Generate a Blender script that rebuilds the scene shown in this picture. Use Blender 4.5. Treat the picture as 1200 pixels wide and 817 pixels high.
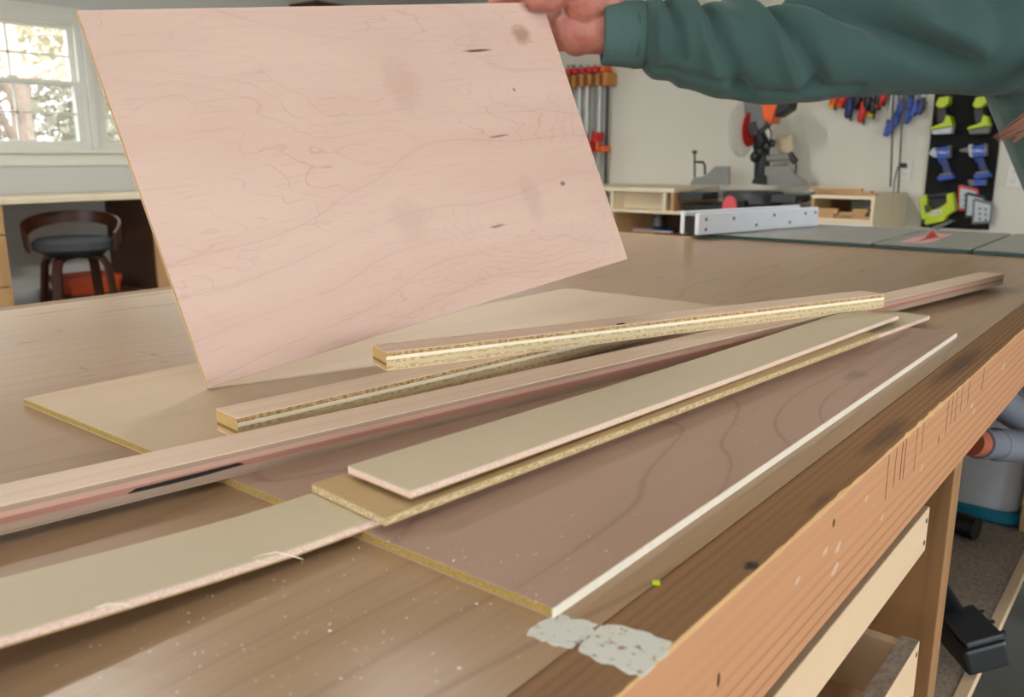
import bpy, bmesh, math, random
from mathutils import Vector, Matrix, noise
R = math.radians
scene = bpy.context.scene
for o in list(bpy.data.objects): bpy.data.objects.remove(o)
C = scene.collection

# ------------------------------------------------------------------ camera
CAM = Vector((0, 0, 1.12))
FW = Vector((-0.61161114, 0.75996196, -0.21997642))
RT = Vector((0.77904451, 0.62696862, 0))
UP = Vector((-0.13791831, 0.17137142, 0.97550519))
cam = bpy.data.cameras.new('camera'); camo = bpy.data.objects.new('camera', cam); C.objects.link(camo)
camo.matrix_world = Matrix(((RT.x, UP.x, -FW.x, 0), (RT.y, UP.y, -FW.y, 0), (RT.z, UP.z, -FW.z, CAM.z), (0, 0, 0, 1)))
cam.sensor_width = 36; cam.lens = 30; cam.clip_start = 0.02; cam.clip_end = 200
cam.dof.use_dof = True; cam.dof.focus_distance = 0.78; cam.dof.aperture_fstop = 10
scene.camera = camo

# ------------------------------------------------------------------ light
world = bpy.data.worlds.new('world'); scene.world = world; world.use_nodes = True
bg = world.node_tree.nodes['Background']
bg.inputs[0].default_value = (0.90, 0.96, 1.0, 1); bg.inputs[1].default_value = 9.0
vs = scene.view_settings
vs.view_transform = 'Standard'; vs.look = 'None'; vs.gamma = 1; vs.use_curve_mapping = False
vs.exposure = 0.0
LAMP_W = 38          # base power of each added fill lamp

def ray(px, py): return FW + RT * ((px - 600) / 1000) - UP * ((py - 408.5) / 1000)
def onY(px, py, Y): d = ray(px, py); return CAM + d * (Y / d.y)
def onX(px, py, X): d = ray(px, py); return CAM + d * (X / d.x)
def onZ(px, py, z): d = ray(px, py); return CAM + d * ((z - CAM.z) / d.z)
def dep(px, py, k): return CAM + ray(px, py) * k

# ------------------------------------------------------------------ materials
def lin(c):
    f = lambda v: v / 12.92 if v <= 0.04045 else ((v + 0.055) / 1.055) ** 2.4
    return tuple(f(v / 255) for v in c) + (1,)
M = {}
class N:
    def __init__(s, name):
        s.m = bpy.data.materials.new(name); s.m.use_nodes = True
        s.t = s.m.node_tree; s.b = s.t.nodes['Principled BSDF']; s.o = s.t.nodes['Material Output']
    def n(s, kind, **kw):
        x = s.t.nodes.new(kind)
        for k, v in kw.items(): setattr(x, k, v)
        return x
    def l(s, a, b): s.t.links.new(a, b)
    def math(s, op, a, b=None, c=None):
        x = s.n('ShaderNodeMath', operation=op)
        for i, v in enumerate((a, b, c)):
            if v is None: continue
            if isinstance(v, (int, float)): x.inputs[i].default_value = v
            else: s.l(v, x.inputs[i])
        return x.outputs[0]
    def mix(s, fac, a, b, mode='MIX'):
        x = s.n('ShaderNodeMix', data_type='RGBA', blend_type=mode)
        for i, v in ((0, fac), (6, a), (7, b)):
            if isinstance(v, (int, float)): x.inputs[i].default_value = v
            elif isinstance(v, tuple): x.inputs[i].default_value = v
            else: s.l(v, x.inputs[i])
        return x.outputs[2]
    def noise(s, vec, scale, detail=3, rough=0.5, dist=0):
        x = s.n('ShaderNodeTexNoise'); s.l(vec, x.inputs['Vector'])
        x.inputs['Scale'].default_value = scale; x.inputs['Detail'].default_value = detail
        x.inputs['Roughness'].default_value = rough; x.inputs['Distortion'].default_value = dist
        return x.outputs['Fac']
    def ramp(s, v, p0, p1, c0=(0, 0, 0, 1), c1=(1, 1, 1, 1)):
        x = s.n('ShaderNodeMapRange'); x.clamp = True
        s.l(v, x.inputs[0]); x.inputs[1].default_value = p0; x.inputs[2].default_value = p1
        return x.outputs[0]
    def coords(s, scale=(1, 1, 1), loc=(0, 0, 0), rot=(0, 0, 0), kind='Object'):
        t = s.n('ShaderNodeTexCoord'); m = s.n('ShaderNodeMapping')
        m.inputs['Scale'].default_value = scale; m.inputs['Location'].default_value = loc; m.inputs['Rotation'].default_value = rot
        s.l(t.outputs[kind], m.inputs[0]); return m.outputs[0]
    def bump(s, h, strength=0.3, dist=0.001):
        x = s.n('ShaderNodeBump'); x.inputs['Strength'].default_value = strength; x.inputs['Distance'].default_value = dist
        s.l(h, x.inputs['Height']); s.l(x.outputs[0], s.b.inputs['Normal'])

def plain(name, rgb, rough=0.6, metal=0.0, var=0.08, scale=30, spec=0.5, bump=0.0):
    k = N(name); c = lin(rgb)
    v = k.noise(k.coords(), scale, 4)
    a = tuple(x * (1 - var) for x in c[:3]) + (1,); b = tuple(min(1, x * (1 + var)) for x in c[:3]) + (1,)
    k.l(k.mix(v, a, b), k.b.inputs['Base Color'])
    k.b.inputs['Roughness'].default_value = rough; k.b.inputs['Metallic'].default_value = metal
    k.b.inputs['Specular IOR Level'].default_value = spec
    if bump: k.bump(k.noise(k.coords(), scale * 8, 3), bump)
    M[name] = k.m; return k.m

def wood(name, base, line, tint=None, K=14, freq=3.0, stretch=0.16, amount=0.6, axis=1, fibre=0.12, rough=0.55,
         lin_k=20, seed=0.0, sharp=0.22, spec=0.35, extra=None, mott=0.35, acr=None):
    """grain = contour lines of a stretched noise field; axis = grain direction (0 x, 1 y, 2 z)"""
    k = N(name)
    sc = [1, 1, 1]; sc[axis] = stretch
    co = k.coords(tuple(sc), (seed, seed * 1.7, seed * 0.3))
    f = k.noise(co, freq, 2.5, 0.45, 0.15)
    sep = k.n('ShaderNodeSeparateXYZ'); k.l(co, sep.inputs[0])
    across = sep.outputs[acr if acr is not None else (0 if axis != 0 else 1)]
    v = k.math('ADD', k.math('MULTIPLY', f, K), k.math('MULTIPLY', across, lin_k))
    fr = k.math('FRACT', v)
    pp_ = k.math('PINGPONG', k.math('ADD', v, k.math('MULTIPLY', k.noise(co, freq * 9, 2), .12)), 0.5)
    ln = k.ramp(pp_, sharp * .5, 0.0)
    soft = k.math('PINGPONG', v, 0.5)
    soft = k.ramp(soft, 0.5, 0.0)
    patch = k.noise(co, freq * 2.3, 2, 0.5)
    ln = k.math('MULTIPLY', ln, k.ramp(patch, 0.32, 0.62))
    fs = [260, 260, 260]; fs[axis] = 9
    fib = k.noise(k.coords(tuple(fs)), 1.0, 2, 0.6)
    big = k.noise(co, freq * 1.2, 3, 0.5)
    b, l = lin(base), lin(line); t = lin(tint) if tint else tuple(x * 0.86 for x in b[:3]) + (1,)
    col = k.mix(k.math('MULTIPLY', k.ramp(big, 0.35, 0.7), mott * 2), b, t)
    col = k.mix(k.math('MULTIPLY', soft, 0.07), col, l)
    col = k.mix(k.math('MULTIPLY', ln, amount), col, l)
    col = k.mix(fibre, col, k.mix(fib, (0.25, 0.2, 0.16, 1), (1, 0.97, 0.92, 1)), 'OVERLAY')
    if extra: col = extra(k, col)
    k.l(col, k.b.inputs['Base Color']); k.b.inputs['Roughness'].default_value = rough
    k.b.inputs['Specular IOR Level'].default_value = spec
    k.bump(fib, 0.12, 0.0006)
    M[name] = k.m; return k.m

def blot(k, col, pts, colour, amt=1.0):
    """stains with a shape of their own: list of (centre xyz, radii xyz) in object space"""
    for c, r, a in pts:
        co = k.coords(tuple(1 / x for x in r), tuple(-x / y for x, y in zip(c, r)))
        nv = k.n('ShaderNodeTexNoise'); k.l(co, nv.inputs['Vector']); nv.inputs['Scale'].default_value = 1.3; nv.inputs['Detail'].default_value = 4
        ad = k.n('ShaderNodeVectorMath', operation='MULTIPLY_ADD'); k.l(nv.outputs['Color'], ad.inputs[0])
        ad.inputs[1].default_value = (1.1, 1.1, 1.1); k.l(co, ad.inputs[2])
        sb = k.n('ShaderNodeVectorMath', operation='SUBTRACT'); k.l(ad.outputs[0], sb.inputs[0]); sb.inputs[1].default_value = (0.55, 0.55, 0.55)
        ln = k.n('ShaderNodeVectorMath', operation='LENGTH'); k.l(sb.outputs[0], ln.inputs[0])
        col = k.mix(k.math('MULTIPLY', k.ramp(ln.outputs['Value'], 1.0, 0.45), a * amt), col, colour)
    return col

# plywood faces and edges
def board_extra(k, col):
    col = blot(k, col, [((0.545, 0.325, 0), (0.020, 0.016, 0.03), 0.6), ((0.33, 0.27, 0), (0.03, 0.04, 0.03), 0.16),
                        ((0.47, 0.11, 0), (0.02, 0.035, 0.03), 0.16), ((0.28, 0.115, 0), (0.03, 0.03, 0.03), 0.12)], lin((142, 104, 84)))
    col = blot(k, col, [((0.462, 0.307, 0), (0.028, 0.0022, 0.03), 1.0), ((0.45, 0.195, 0), (0.02, 0.0018, 0.03), 0.7),
                        ((0.40, 0.085, 0), (0.014, 0.0022, 0.03), 0.6), ((0.53, 0.12, 0), (0.006, 0.004, 0.03), 0.8),
                        ((0.5, 0.252, 0), (0.003, 0.003, 0.03), 0.7)], lin((92, 58, 44)))
    return col
def board_lines(k, col):
    co = k.coords((.42, 1, 1), (7.7, 2.1, 0)); f = k.noise(co, 3.8, 5, .5, .2)
    sep = k.n('ShaderNodeSeparateXYZ'); k.l(co, sep.inputs[0])
    v = k.math('ADD', k.math('MULTIPLY', f, 34), k.math('MULTIPLY', sep.outputs[1], 30))
    ln = k.ramp(k.math('PINGPONG', v, .5), .07, .0)
    ln = k.math('MULTIPLY', ln, k.ramp(k.noise(co, 11, 3), .42, .66))
    col = k.mix(k.math('MULTIPLY', ln, .34), col, lin((164, 106, 88)))
    st = k.noise(k.coords((16, 240, 1)), 1.0, 3, .6)
    col = k.mix(k.math('MULTIPLY', k.ramp(st, .56, .8), .3), col, lin((170, 126, 110)))
    st = k.noise(k.coords((2.2, 9, 1)), 1.0, 3, .5)
    col = k.mix(k.math('MULTIPLY', k.ramp(st, .4, .7), .35), col, lin((232, 205, 190)))
    return board_extra(k, col)
wood('maple_face', (214, 181, 166), (160, 118, 102), (205, 170, 154), K=13, freq=3.0, stretch=0.36, amount=0.2, axis=0, fibre=0.06, lin_k=20, sharp=0.09, seed=3.1, extra=board_lines, mott=0.4)
wood('maple_sheet', (192, 168, 138), (154, 124, 96), (180, 154, 122), K=7, freq=2.2, stretch=0.16, amount=0.28, fibre=0.06, lin_k=9, seed=1.3)
wood('brown_sheet', (172, 142, 124), (122, 90, 72), (160, 129, 110), K=20, freq=3.2, stretch=0.30, amount=0.5, fibre=0.09, lin_k=22, seed=5.2, sharp=0.12, rough=.42, spec=.5,
     extra=lambda k, c: blot(k, c, [((0.262, 0.555, 0), (0.014, 0.03, 0.02), 0.4)], lin((98, 70, 58))))
wood('birch_face', (206, 190, 160), (178, 158, 126), (197, 180, 150), K=5, freq=2.0, stretch=0.1, amount=0.18, fibre=0.04, lin_k=6, seed=7.7)
wood('birch_tan', (188, 158, 112), (150, 120, 80), None, K=5, freq=2.0, stretch=0.1, amount=0.2, fibre=0.05, lin_k=6, seed=2.7)
wood('strip_face', (224, 197, 172), (176, 142, 120), (214, 186, 160), K=6, freq=4.0, stretch=0.05, amount=0.35, fibre=0.10, lin_k=60, seed=4.4)
wood('pink_layer', (196, 158, 140), (140, 98, 84), (182, 136, 118), K=6, freq=6.0, stretch=0.05, amount=0.5, fibre=0.2, lin_k=40, seed=0.4)
wood('red_layer', (172, 124, 110), (112, 72, 64), (156, 104, 92), K=6, freq=6.0, stretch=0.05, amount=0.6, fibre=0.25, lin_k=40, seed=6.4)
wood('grey_layer', (178, 154, 136), (120, 98, 82), (150, 128, 108), K=6, freq=6.0, stretch=0.06, amount=0.5, fibre=0.25, lin_k=60, seed=9.4)
def endgrain(name, light, dark, scale=420):
    k = N(name); v = k.noise(k.coords((1, 0.5, 1)), scale, 2, 0.7)
    k.l(k.mix(k.ramp(v, 0.38, 0.62), lin(dark), lin(light)), k.b.inputs['Base Color']); k.b.inputs['Roughness'].default_value = 0.85
    k.bump(v, 0.8, 0.001); M[name] = k.m
endgrain('rough_ply', (202, 170, 116), (136, 106, 64))
endgrain('pale_rough_ply', (214, 196, 156), (176, 150, 104))
endgrain('pink_edge', (240, 216, 202), (222, 186, 168), 900)
endgrain('yellow_edge', (178, 148, 74), (150, 122, 56), 500)
plain('white_layer', (238, 226, 200), 0.7, var=0.06, scale=60)
plain('cream_edge', (232, 222, 204), 0.75, var=0.08, scale=120)
plain('pale_layer', (206, 186, 146), 0.7, var=0.08, scale=90)
plain('tan_layer', (196, 158, 100), 0.7, var=0.10, scale=80)
plain('olive_layer', (128, 104, 52), 0.7, var=0.12, scale=80)
plain('kerf_brown', (84, 50, 30), 0.9)
plain('faded_paint', (206, 172, 148), 0.7, var=.12, scale=300)
plain('dark_void', (32, 26, 22), 0.9)
# bench
def bench_extra(k, col):
    rnd = random.Random(4); pts = []
    for i in range(10):
        x = rnd.uniform(0.05, 0.85); y = rnd.uniform(0.5, 2.3)
        if rnd.random() < 0.5: r = (rnd.uniform(.002, .004), rnd.uniform(.015, .05), .05)
        else: r = (rnd.uniform(.012, .03), rnd.uniform(.002, .005), .05)
        pts.append(((x, y, 0.9), r, rnd.uniform(.35, .8)))
    for px, py, rx, ry in ((98, 432, .012, .004), (105, 451, .003, .006), (168, 413, .010, .003), (182, 416, .014, .004), (192, 424, .004, .007), (106, 440, .003, .012), (30, 402, .005, .02), (70, 388, .010, .004),
                           (700, 325, .006, .03), (772, 326, .006, .022), (672, 336, .004, .03), (812, 304, .005, .02), (815, 315, .005, .02), (745, 299, .006, .02), (910, 312, .005, .025), (1010, 318, .006, .03), (730, 316, .004, .04),
                           (30, 352, .012, .10), (110, 350, .014, .09), (170, 346, .012, .08), (60, 366, .008, .06), (150, 362, .008, .05), (190, 358, .008, .04)):
        p = onZ(px, py, .9); pts.append(((p.x + 1.385, p.y + .35, .9), (rx, ry, .05), .62))
    return blot(k, col, pts, lin((84, 66, 50)))
wood('bench_ply', (164, 134, 103), (114, 82, 57), (149, 117, 86), K=12, freq=2.4, stretch=0.22, amount=0.5, fibre=0.2, lin_k=26, seed=2.2, sharp=.16, rough=0.3, spec=0.6, extra=bench_extra, mott=0.5)
wood('bench_rim', (140, 112, 82), (84, 66, 50), (112, 92, 72), K=8, freq=4, stretch=0.05, amount=0.6, fibre=0.15, lin_k=30, seed=8.2)
wood('rail_wood', (194, 142, 102), (120, 70, 42), (184, 130, 90), K=4, freq=5, stretch=0.05, amount=0.75, fibre=0.12, lin_k=95, acr=2, seed=6.6, sharp=0.38, rough=0.6, mott=0.3)
wood('rail_top', (142, 102, 66), (84, 54, 32), (118, 90, 60), K=4, freq=9, stretch=0.04, amount=0.8, fibre=0.2, lin_k=150, seed=1.6, sharp=.5, rough=0.6, mott=0.5,
     extra=lambda k, c: blot(k, c, [((1.217, .769, 0.9), (0.005, 0.007, 0.02), 1.0), ((1.208, 1.05, .9), (.010, .07, .02), .5), ((1.2, 1.35, .9), (.012, .12, .02), .55), ((1.215, .882, .9), (.004, .03, .02), .4)], lin((42, 38, 36))))
wood('chip_wood', (212, 170, 118), (160, 110, 70), K=6, freq=8, stretch=.1, amount=.5, fibre=.2, lin_k=30)
wood('drawer_ply', (222, 192, 156), (186, 150, 114), (213, 181, 144), K=6, freq=2.5, stretch=.12, amount=.25, fibre=.06, lin_k=8, seed=3.3)
wood('panel_ply', (160, 118, 78), (112, 78, 46), (146, 106, 68), K=8, freq=3, stretch=.2, amount=.35, axis=2, fibre=.06, lin_k=8, seed=1.1)
wood('light_ply', (230, 213, 184), (198, 176, 142), (222, 204, 173), K=5, freq=2, stretch=.15, amount=.25, axis=0, fibre=.05, lin_k=6, seed=5.5)
wood('tan_wood', (190, 150, 104), (150, 112, 72), (176, 136, 92), K=5, freq=3, stretch=.1, amount=.35, axis=2, fibre=.08, lin_k=10, seed=2.5)
wood('walnut', (62, 30, 16), (34, 16, 9), (52, 25, 14), K=5, freq=4, stretch=.1, amount=.5, fibre=.1, lin_k=10, rough=.4)
wood('dark_panel', (84, 56, 40), (54, 34, 24), (74, 48, 34), K=5, freq=3, stretch=.1, amount=.4, axis=2, fibre=.08, lin_k=8)
endgrain('dusty', (164, 146, 128), (138, 120, 104), 160)
# room
plain('wall_paint', (218, 213, 197), 0.7, var=0.03, scale=3)
plain('wall_white', (204, 204, 198), 0.7, var=0.03, scale=3)
plain('trim_white', (224, 222, 212), 0.45, var=0.02, scale=5)
plain('ceiling_paint', (206, 204, 196), 0.7, var=0.03, scale=3)
plain('concrete', (128, 126, 124), 0.7, var=0.2, scale=6, bump=.1)
plain('outside_ground', (120, 104, 78), 0.95, var=0.3, scale=2)
plain('bark', (172, 150, 134), 0.95, var=0.25, scale=12)
plain('leaf_olive', (176, 170, 146), 0.8, var=0.3, scale=6)
plain('leaf_rust', (214, 184, 160), 0.8, var=0.3, scale=6)
# tools
plain('black_plastic', (24, 24, 26), 0.45, var=0.15)
plain('dark_grey', (52, 53, 56), 0.5, var=0.1)
plain('mid_grey', (112, 112, 110), 0.5, var=0.08)
plain('cast_alu', (132, 132, 124), 0.5, metal=0.1, var=0.06)
plain('steel', (150, 152, 154), 0.35, metal=0.9, var=0.1)
plain('iron_top', (152, 150, 142), 0.38, metal=0.35, var=0.12, scale=8)
plain('saw_green', (18, 56, 46), 0.5)
plain('orange', (232, 92, 24), 0.45)
plain('rack_wood', (190, 126, 62), 0.6)
plain('collar_red', (158, 80, 54), 0.6)
plain('orange_dull', (206, 104, 34), 0.5)
plain('red', (206, 36, 30), 0.45)
plain('soft_red', (206, 78, 84), 0.5)
plain('pink_insert', (206, 150, 146), 0.5)
plain('blue', (38, 76, 172), 0.45)
plain('deep_blue', (30, 44, 104), 0.45)
plain('lime', (186, 206, 30), 0.45)
plain('yellow', (226, 182, 40), 0.5)
plain('white_plastic', (232, 234, 240), 0.4, var=0.03)
plain('off_white', (226, 222, 212), 0.5, var=0.03)
plain('tool_board', (15, 14, 14), 0.9, var=0.2, scale=80)
plain('bin_orange', (186, 70, 26), 0.5)
plain('seat_grey', (54, 58, 60), 0.7)
plain('hose_grey', (104, 106, 114), 0.55, var=0.15)
plain('bucket_white', (222, 226, 234), 0.45, var=0.04)
plain('teal', (30, 130, 160), 0.45)
plain('grey_plate', (190, 196, 200), 0.5, var=.1)
plain('blade_red', (196, 26, 22), 0.4)
k = N('lamp_tube'); k.b.inputs['Emission Color'].default_value = (1, .95, .86, 1); k.b.inputs['Emission Strength'].default_value = 6; M['lamp_tube'] = k.m
# glass and thin translucent stuff
def thin(name, rgb, opac, rough=0.1):
    k = N(name); tr = k.n('ShaderNodeBsdfTransparent'); mx = k.n('ShaderNodeMixShader')
    k.b.inputs['Base Color'].default_value = lin(rgb); k.b.inputs['Roughness'].default_value = rough
    mx.inputs[0].default_value = opac; k.l(tr.outputs[0], mx.inputs[1]); k.l(k.b.outputs[0], mx.inputs[2]); k.l(mx.outputs[0], k.o.inputs[0])
    M[name] = k.m
thin('glass', (220, 235, 235), 0.07, 0.03)
thin('screen', (70, 78, 76), 0.34, 0.8)
thin('clear_guard', (200, 190, 182), 0.30, 0.1)
thin('dust_bag_cloth', (224, 206, 168), 0.72, 0.8)
thin('jar_glass', (180, 190, 190), 0.4, 0.1)
# cloth, skin, hair
k = N('sweatshirt'); v = k.noise(k.coords(), 900, 3, .7); w = k.noise(k.coords(), 14, 3)
k.l(k.mix(k.math('MULTIPLY', v, .5), k.mix(w, lin((62, 85, 81)), lin((71, 94, 89))), lin((43, 62, 59))), k.b.inputs['Base Color'])
k.b.inputs['Roughness'].default_value = 0.95; k.b.inputs['Sheen Weight'].default_value = 0.12; k.b.inputs['Specular IOR Level'].default_value = .1
k.bump(v, .35, .001); M['sweatshirt'] = k.m
k = N('cuff_rib'); co = k.coords(); wv = k.n('ShaderNodeTexNoise'); k.l(k.coords((20, 700, 700)), wv.inputs['Vector']); wv.inputs['Scale'].default_value = 1
k.l(k.mix(wv.outputs['Fac'], lin((52, 76, 73)), lin((80, 106, 100))), k.b.inputs['Base Color']); k.b.inputs['Roughness'].default_value = .95
k.bump(wv.outputs['Fac'], .3, .001); M['cuff_rib'] = k.m
k = N('skin'); w = k.noise(k.coords(), 60, 4, .6)
k.l(k.mix(k.ramp(w, .35, .65), lin((186, 126, 108)), lin((172, 100, 87))), k.b.inputs['Base Color'])
k.b.inputs['Roughness'].default_value = .5; k.b.inputs['Subsurface Weight'].default_value = .12; k.b.inputs['Subsurface Radius'].default_value = (.01, .004, .002)
k.bump(k.noise(k.coords(), 700, 2), .15, .0006); M['skin'] = k.m
plain('nail', (222, 172, 156), .35)
plain('hair', (104, 56, 30), .45, var=.3, scale=150)
plain('denim', (58, 70, 96), .9, var=.15, scale=120)
plain('eye', (60, 48, 40), .2)
plain('shoe', (70, 62, 56), .7)
# patchy paint
k = N('old_paint'); v = k.noise(k.coords(), 190, 4, .65)
k.l(k.mix(k.ramp(v, .36, .42), lin((150, 116, 82)), lin((205, 203, 192))), k.b.inputs['Base Color']); k.b.inputs['Roughness'].default_value = .7
M['old_paint'] = k.m

# ------------------------------------------------------------------ builders
OFF = {}
class MB:
    def __init__(s): s.bm = bmesh.new(); s.mats = []; s.cur = 0
    def mat(s, name):
        if name not in s.mats: s.mats.append(name)
        s.cur = s.mats.index(name); return s
    def _f(s, vs):
        try: f = s.bm.faces.new(vs); f.material_index = s.cur; return f
        except ValueError: return None
    def hexa(s, p):
        v = [s.bm.verts.new(q) for q in p]
        for a in ((0, 3, 2, 1), (4, 5, 6, 7), (0, 1, 5, 4), (1, 2, 6, 5), (2, 3, 7, 6), (3, 0, 4, 7)): s._f([v[i] for i in a])
        return s
    def box(s, x0, x1, y0, y1, z0, z1):
        return s.hexa([(x0, y0, z0), (x1, y0, z0), (x1, y1, z0), (x0, y1, z0), (x0, y0, z1), (x1, y0, z1), (x1, y1, z1), (x0, y1, z1)])
    def bar(s, a, b, w, h, up=(0, 0, 1)):
        a, b = Vector(a), Vector(b); d = (b - a).normalized(); u = Vector(up)
        if abs(d.dot(u)) > .98: u = Vector((1, 0, 0))
        r = d.cross(u).normalized() * (w / 2); u = r.cross(d).normalized() * (h / 2)
        return s.hexa([a - r - u, a + r - u, b + r - u, b - r - u, a - r + u, a + r + u, b + r + u, b - r + u])
    def tube(s, pts, rad, n=12, cap=True):
        pts = [Vector(p) for p in pts]
        if not isinstance(rad, (list, tuple)): rad = [rad] * len(pts)
        rings = []; u = None
        for i, p in enumerate(pts):
            t = (pts[min(i + 1, len(pts) - 1)] - pts[max(i - 1, 0)])
            t = t.normalized() if t.length > 1e-9 else Vector((0, 0, 1))
            if u is None: u = t.orthogonal().normalized()
            u = (u - t * u.dot(t)); u = u.normalized() if u.length > 1e-6 else t.orthogonal().normalized()
            w = t.cross(u)
            rings.append([s.bm.verts.new(p + (u * math.cos(2 * math.pi * k / n) + w * math.sin(2 * math.pi * k / n)) * rad[i]) for k in range(n)])
        for a, b in zip(rings, rings[1:]):
            for k in range(n): s._f([a[k], a[(k + 1) % n], b[(k + 1) % n], b[k]])
        if cap: s._f(rings[0][::-1]); s._f(rings[-1])
        return s
    def cyl(s, a, b, r, r2=None, n=16): return s.tube([a, b], [r, r if r2 is None else r2], n)
    def prism(s, pts, vec):
        vec = Vector(vec); a = [s.bm.verts.new(Vector(p)) for p in pts]; b = [s.bm.verts.new(Vector(p) + vec) for p in pts]
        s._f(a[::-1]); s._f(b)
        for i in range(len(a)): j = (i + 1) % len(a); s._f([a[i], a[j], b[j], b[i]])
        return s
    def lathe(s, c, prof, n=24, ax='z', sx=1, sy=1):
        c = Vector(c); rings = []
        for r, h in prof:
            ring = []
            for k in range(n):
                a = 2 * math.pi * k / n; u, v = r * math.cos(a) * sx, r * math.sin(a) * sy
                p = {'z': (u, v, h), 'x': (h, u, v), 'y': (u, h, v)}[ax]
                ring.append(s.bm.verts.new(c + Vector(p)))
            rings.append(ring)
        for a, b in zip(rings, rings[1:]):
            for k in range(n): s._f([a[k], a[(k + 1) % n], b[(k + 1) % n], b[k]])
        s._f(rings[0][::-1]); s._f(rings[-1]); return s
    def sphere(s, c, r, n=14, m=9):
        if not isinstance(r, (tuple, list)): r = (r, r, r)
        prof = []; c = Vector(c); rings = []
        for i in range(1, m):
            t = math.pi * i / m
            rings.append([s.bm.verts.new(c + Vector((r[0] * math.sin(t) * math.cos(2 * math.pi * k / n), r[1] * math.sin(t) * math.sin(2 * math.pi * k / n), r[2] * math.cos(t)))) for k in range(n)])
        top = s.bm.verts.new(c + Vector((0, 0, r[2]))); bot = s.bm.verts.new(c - Vector((0, 0, r[2])))
        for k in range(n):
            s._f([top, rings[0][k], rings[0][(k + 1) % n]]); s._f([bot, rings[-1][(k + 1) % n], rings[-1][k]])
        for a, b in zip(rings, rings[1:]):
            for k in range(n): s._f([a[k], b[k], b[(k + 1) % n], a[(k + 1) % n]])
        return s
    def capsule(s, a, b, r0, r1, n=14):
        a, b = Vector(a), Vector(b); s.tube([a, b], [r0, r1], n); s.sphere(a, r0, n, 8); s.sphere(b, r1, n, 8); return s
    def build(s, name, mat=None, parent=None, smooth=False, bevel=0, loc=None, local=False, seg=2):
        """verts are world coordinates (local=True: already in the parent's frame)"""
        bm = s.bm; bmesh.ops.recalc_face_normals(bm, faces=bm.faces[:])
        off = Vector((0, 0, 0))
        if not local:
            if parent is not None: off = OFF.get(parent.name, Vector((0, 0, 0)))
            elif loc is not None: off = Vector(loc)
            elif len(bm.verts):
                vs_ = [v.co for v in bm.verts]
                off = Vector(((min(v.x for v in vs_) + max(v.x for v in vs_)) / 2, (min(v.y for v in vs_) + max(v.y for v in vs_)) / 2, min(v.z for v in vs_)))
            for v in bm.verts: v.co -= off
        me = bpy.data.meshes.new(name); bm.to_mesh(me); bm.free()
        for m in ([mat] if mat else s.mats): me.materials.append(M[m])
        o = bpy.data.objects.new(name, me); C.objects.link(o)
        if smooth:
            for p in me.polygons: p.use_smooth = True
            if smooth != 'all':
                me.set_sharp_from_angle(angle=R(40))
        if bevel:
            b = o.modifiers.new('bevel', 'BEVEL'); b.width = bevel; b.segments = seg; b.limit_method = 'ANGLE'; b.angle_limit = R(40)
        if parent is not None: o.parent = parent; OFF[o.name] = off
        else: o.location = off; OFF[o.name] = off
        return o
def tag(o, label=None, cat=None, group=None, kind=None):
    if label: o['label'] = label
    if cat: o['category'] = cat
    if group: o['group'] = group
    if kind: o['kind'] = kind
    return o
def thing(name, label, cat, loc, rotz=0, group=None):
    o = bpy.data.objects.new(name, None); C.objects.link(o); o.location = loc; o.rotation_euler = (0, 0, rotz)
    o.empty_display_size = .05; OFF[o.name] = Vector(loc); return tag(o, label, cat, group)
def B(*a): return MB().box(*a)
def struct(o): o['kind'] = 'structure'; return o
def organic(mb, voxel, smooth=6, fac=.5):
    """one continuous surface grown from overlapping capsules"""
    me = bpy.data.meshes.new('tmp'); mb.bm.to_mesh(me); mb.bm.free()
    o = bpy.data.objects.new('tmp', me); C.objects.link(o)
    r = o.modifiers.new('r', 'REMESH'); r.mode = 'VOXEL'; r.voxel_size = voxel
    q = o.modifiers.new('s', 'SMOOTH'); q.iterations = smooth; q.factor = fac
    ev = o.evaluated_get(bpy.context.evaluated_depsgraph_get())
    res = bmesh.new(); res.from_mesh(ev.to_mesh()); ev.to_mesh_clear()
    bpy.data.objects.remove(o); bpy.data.meshes.remove(me)
    out = MB(); out.bm = res; return out

# ------------------------------------------------------------------ setting
WX, WY, ZC = -5.3, 5.8, 2.55
XR_, YF = 3.2, -3.4
struct(B(WX - .4, XR_ + .4, YF - .4, WY + .4, -.1, 0).build('floor', 'concrete'))
struct(B(WX - .15, XR_ + .15, YF - .15, WY + .15, ZC, ZC + .1).build('ceiling', 'ceiling_paint'))
struct(B(WX - .15, XR_ + .15, WY, WY + .15, 0, ZC).build('wall_back', 'wall_paint'))
WIN = [(.92, 1.71), (1.75, 2.54), (2.58, 3.37), (3.41, 4.2)]
wz0, wz1 = 1.165, 1.885
w = MB().box(WX - .15, WX, YF, WY, 0, wz0).box(WX - .15, WX, YF, WY, wz1, ZC)
ys = [YF] + [y for p in WIN for y in p] + [WY]
for a, b in zip(ys[0::2], ys[1::2]): w.box(WX - .15, WX, a, b, wz0, wz1)
struct(w.build('wall_left', 'wall_white'))
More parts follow.
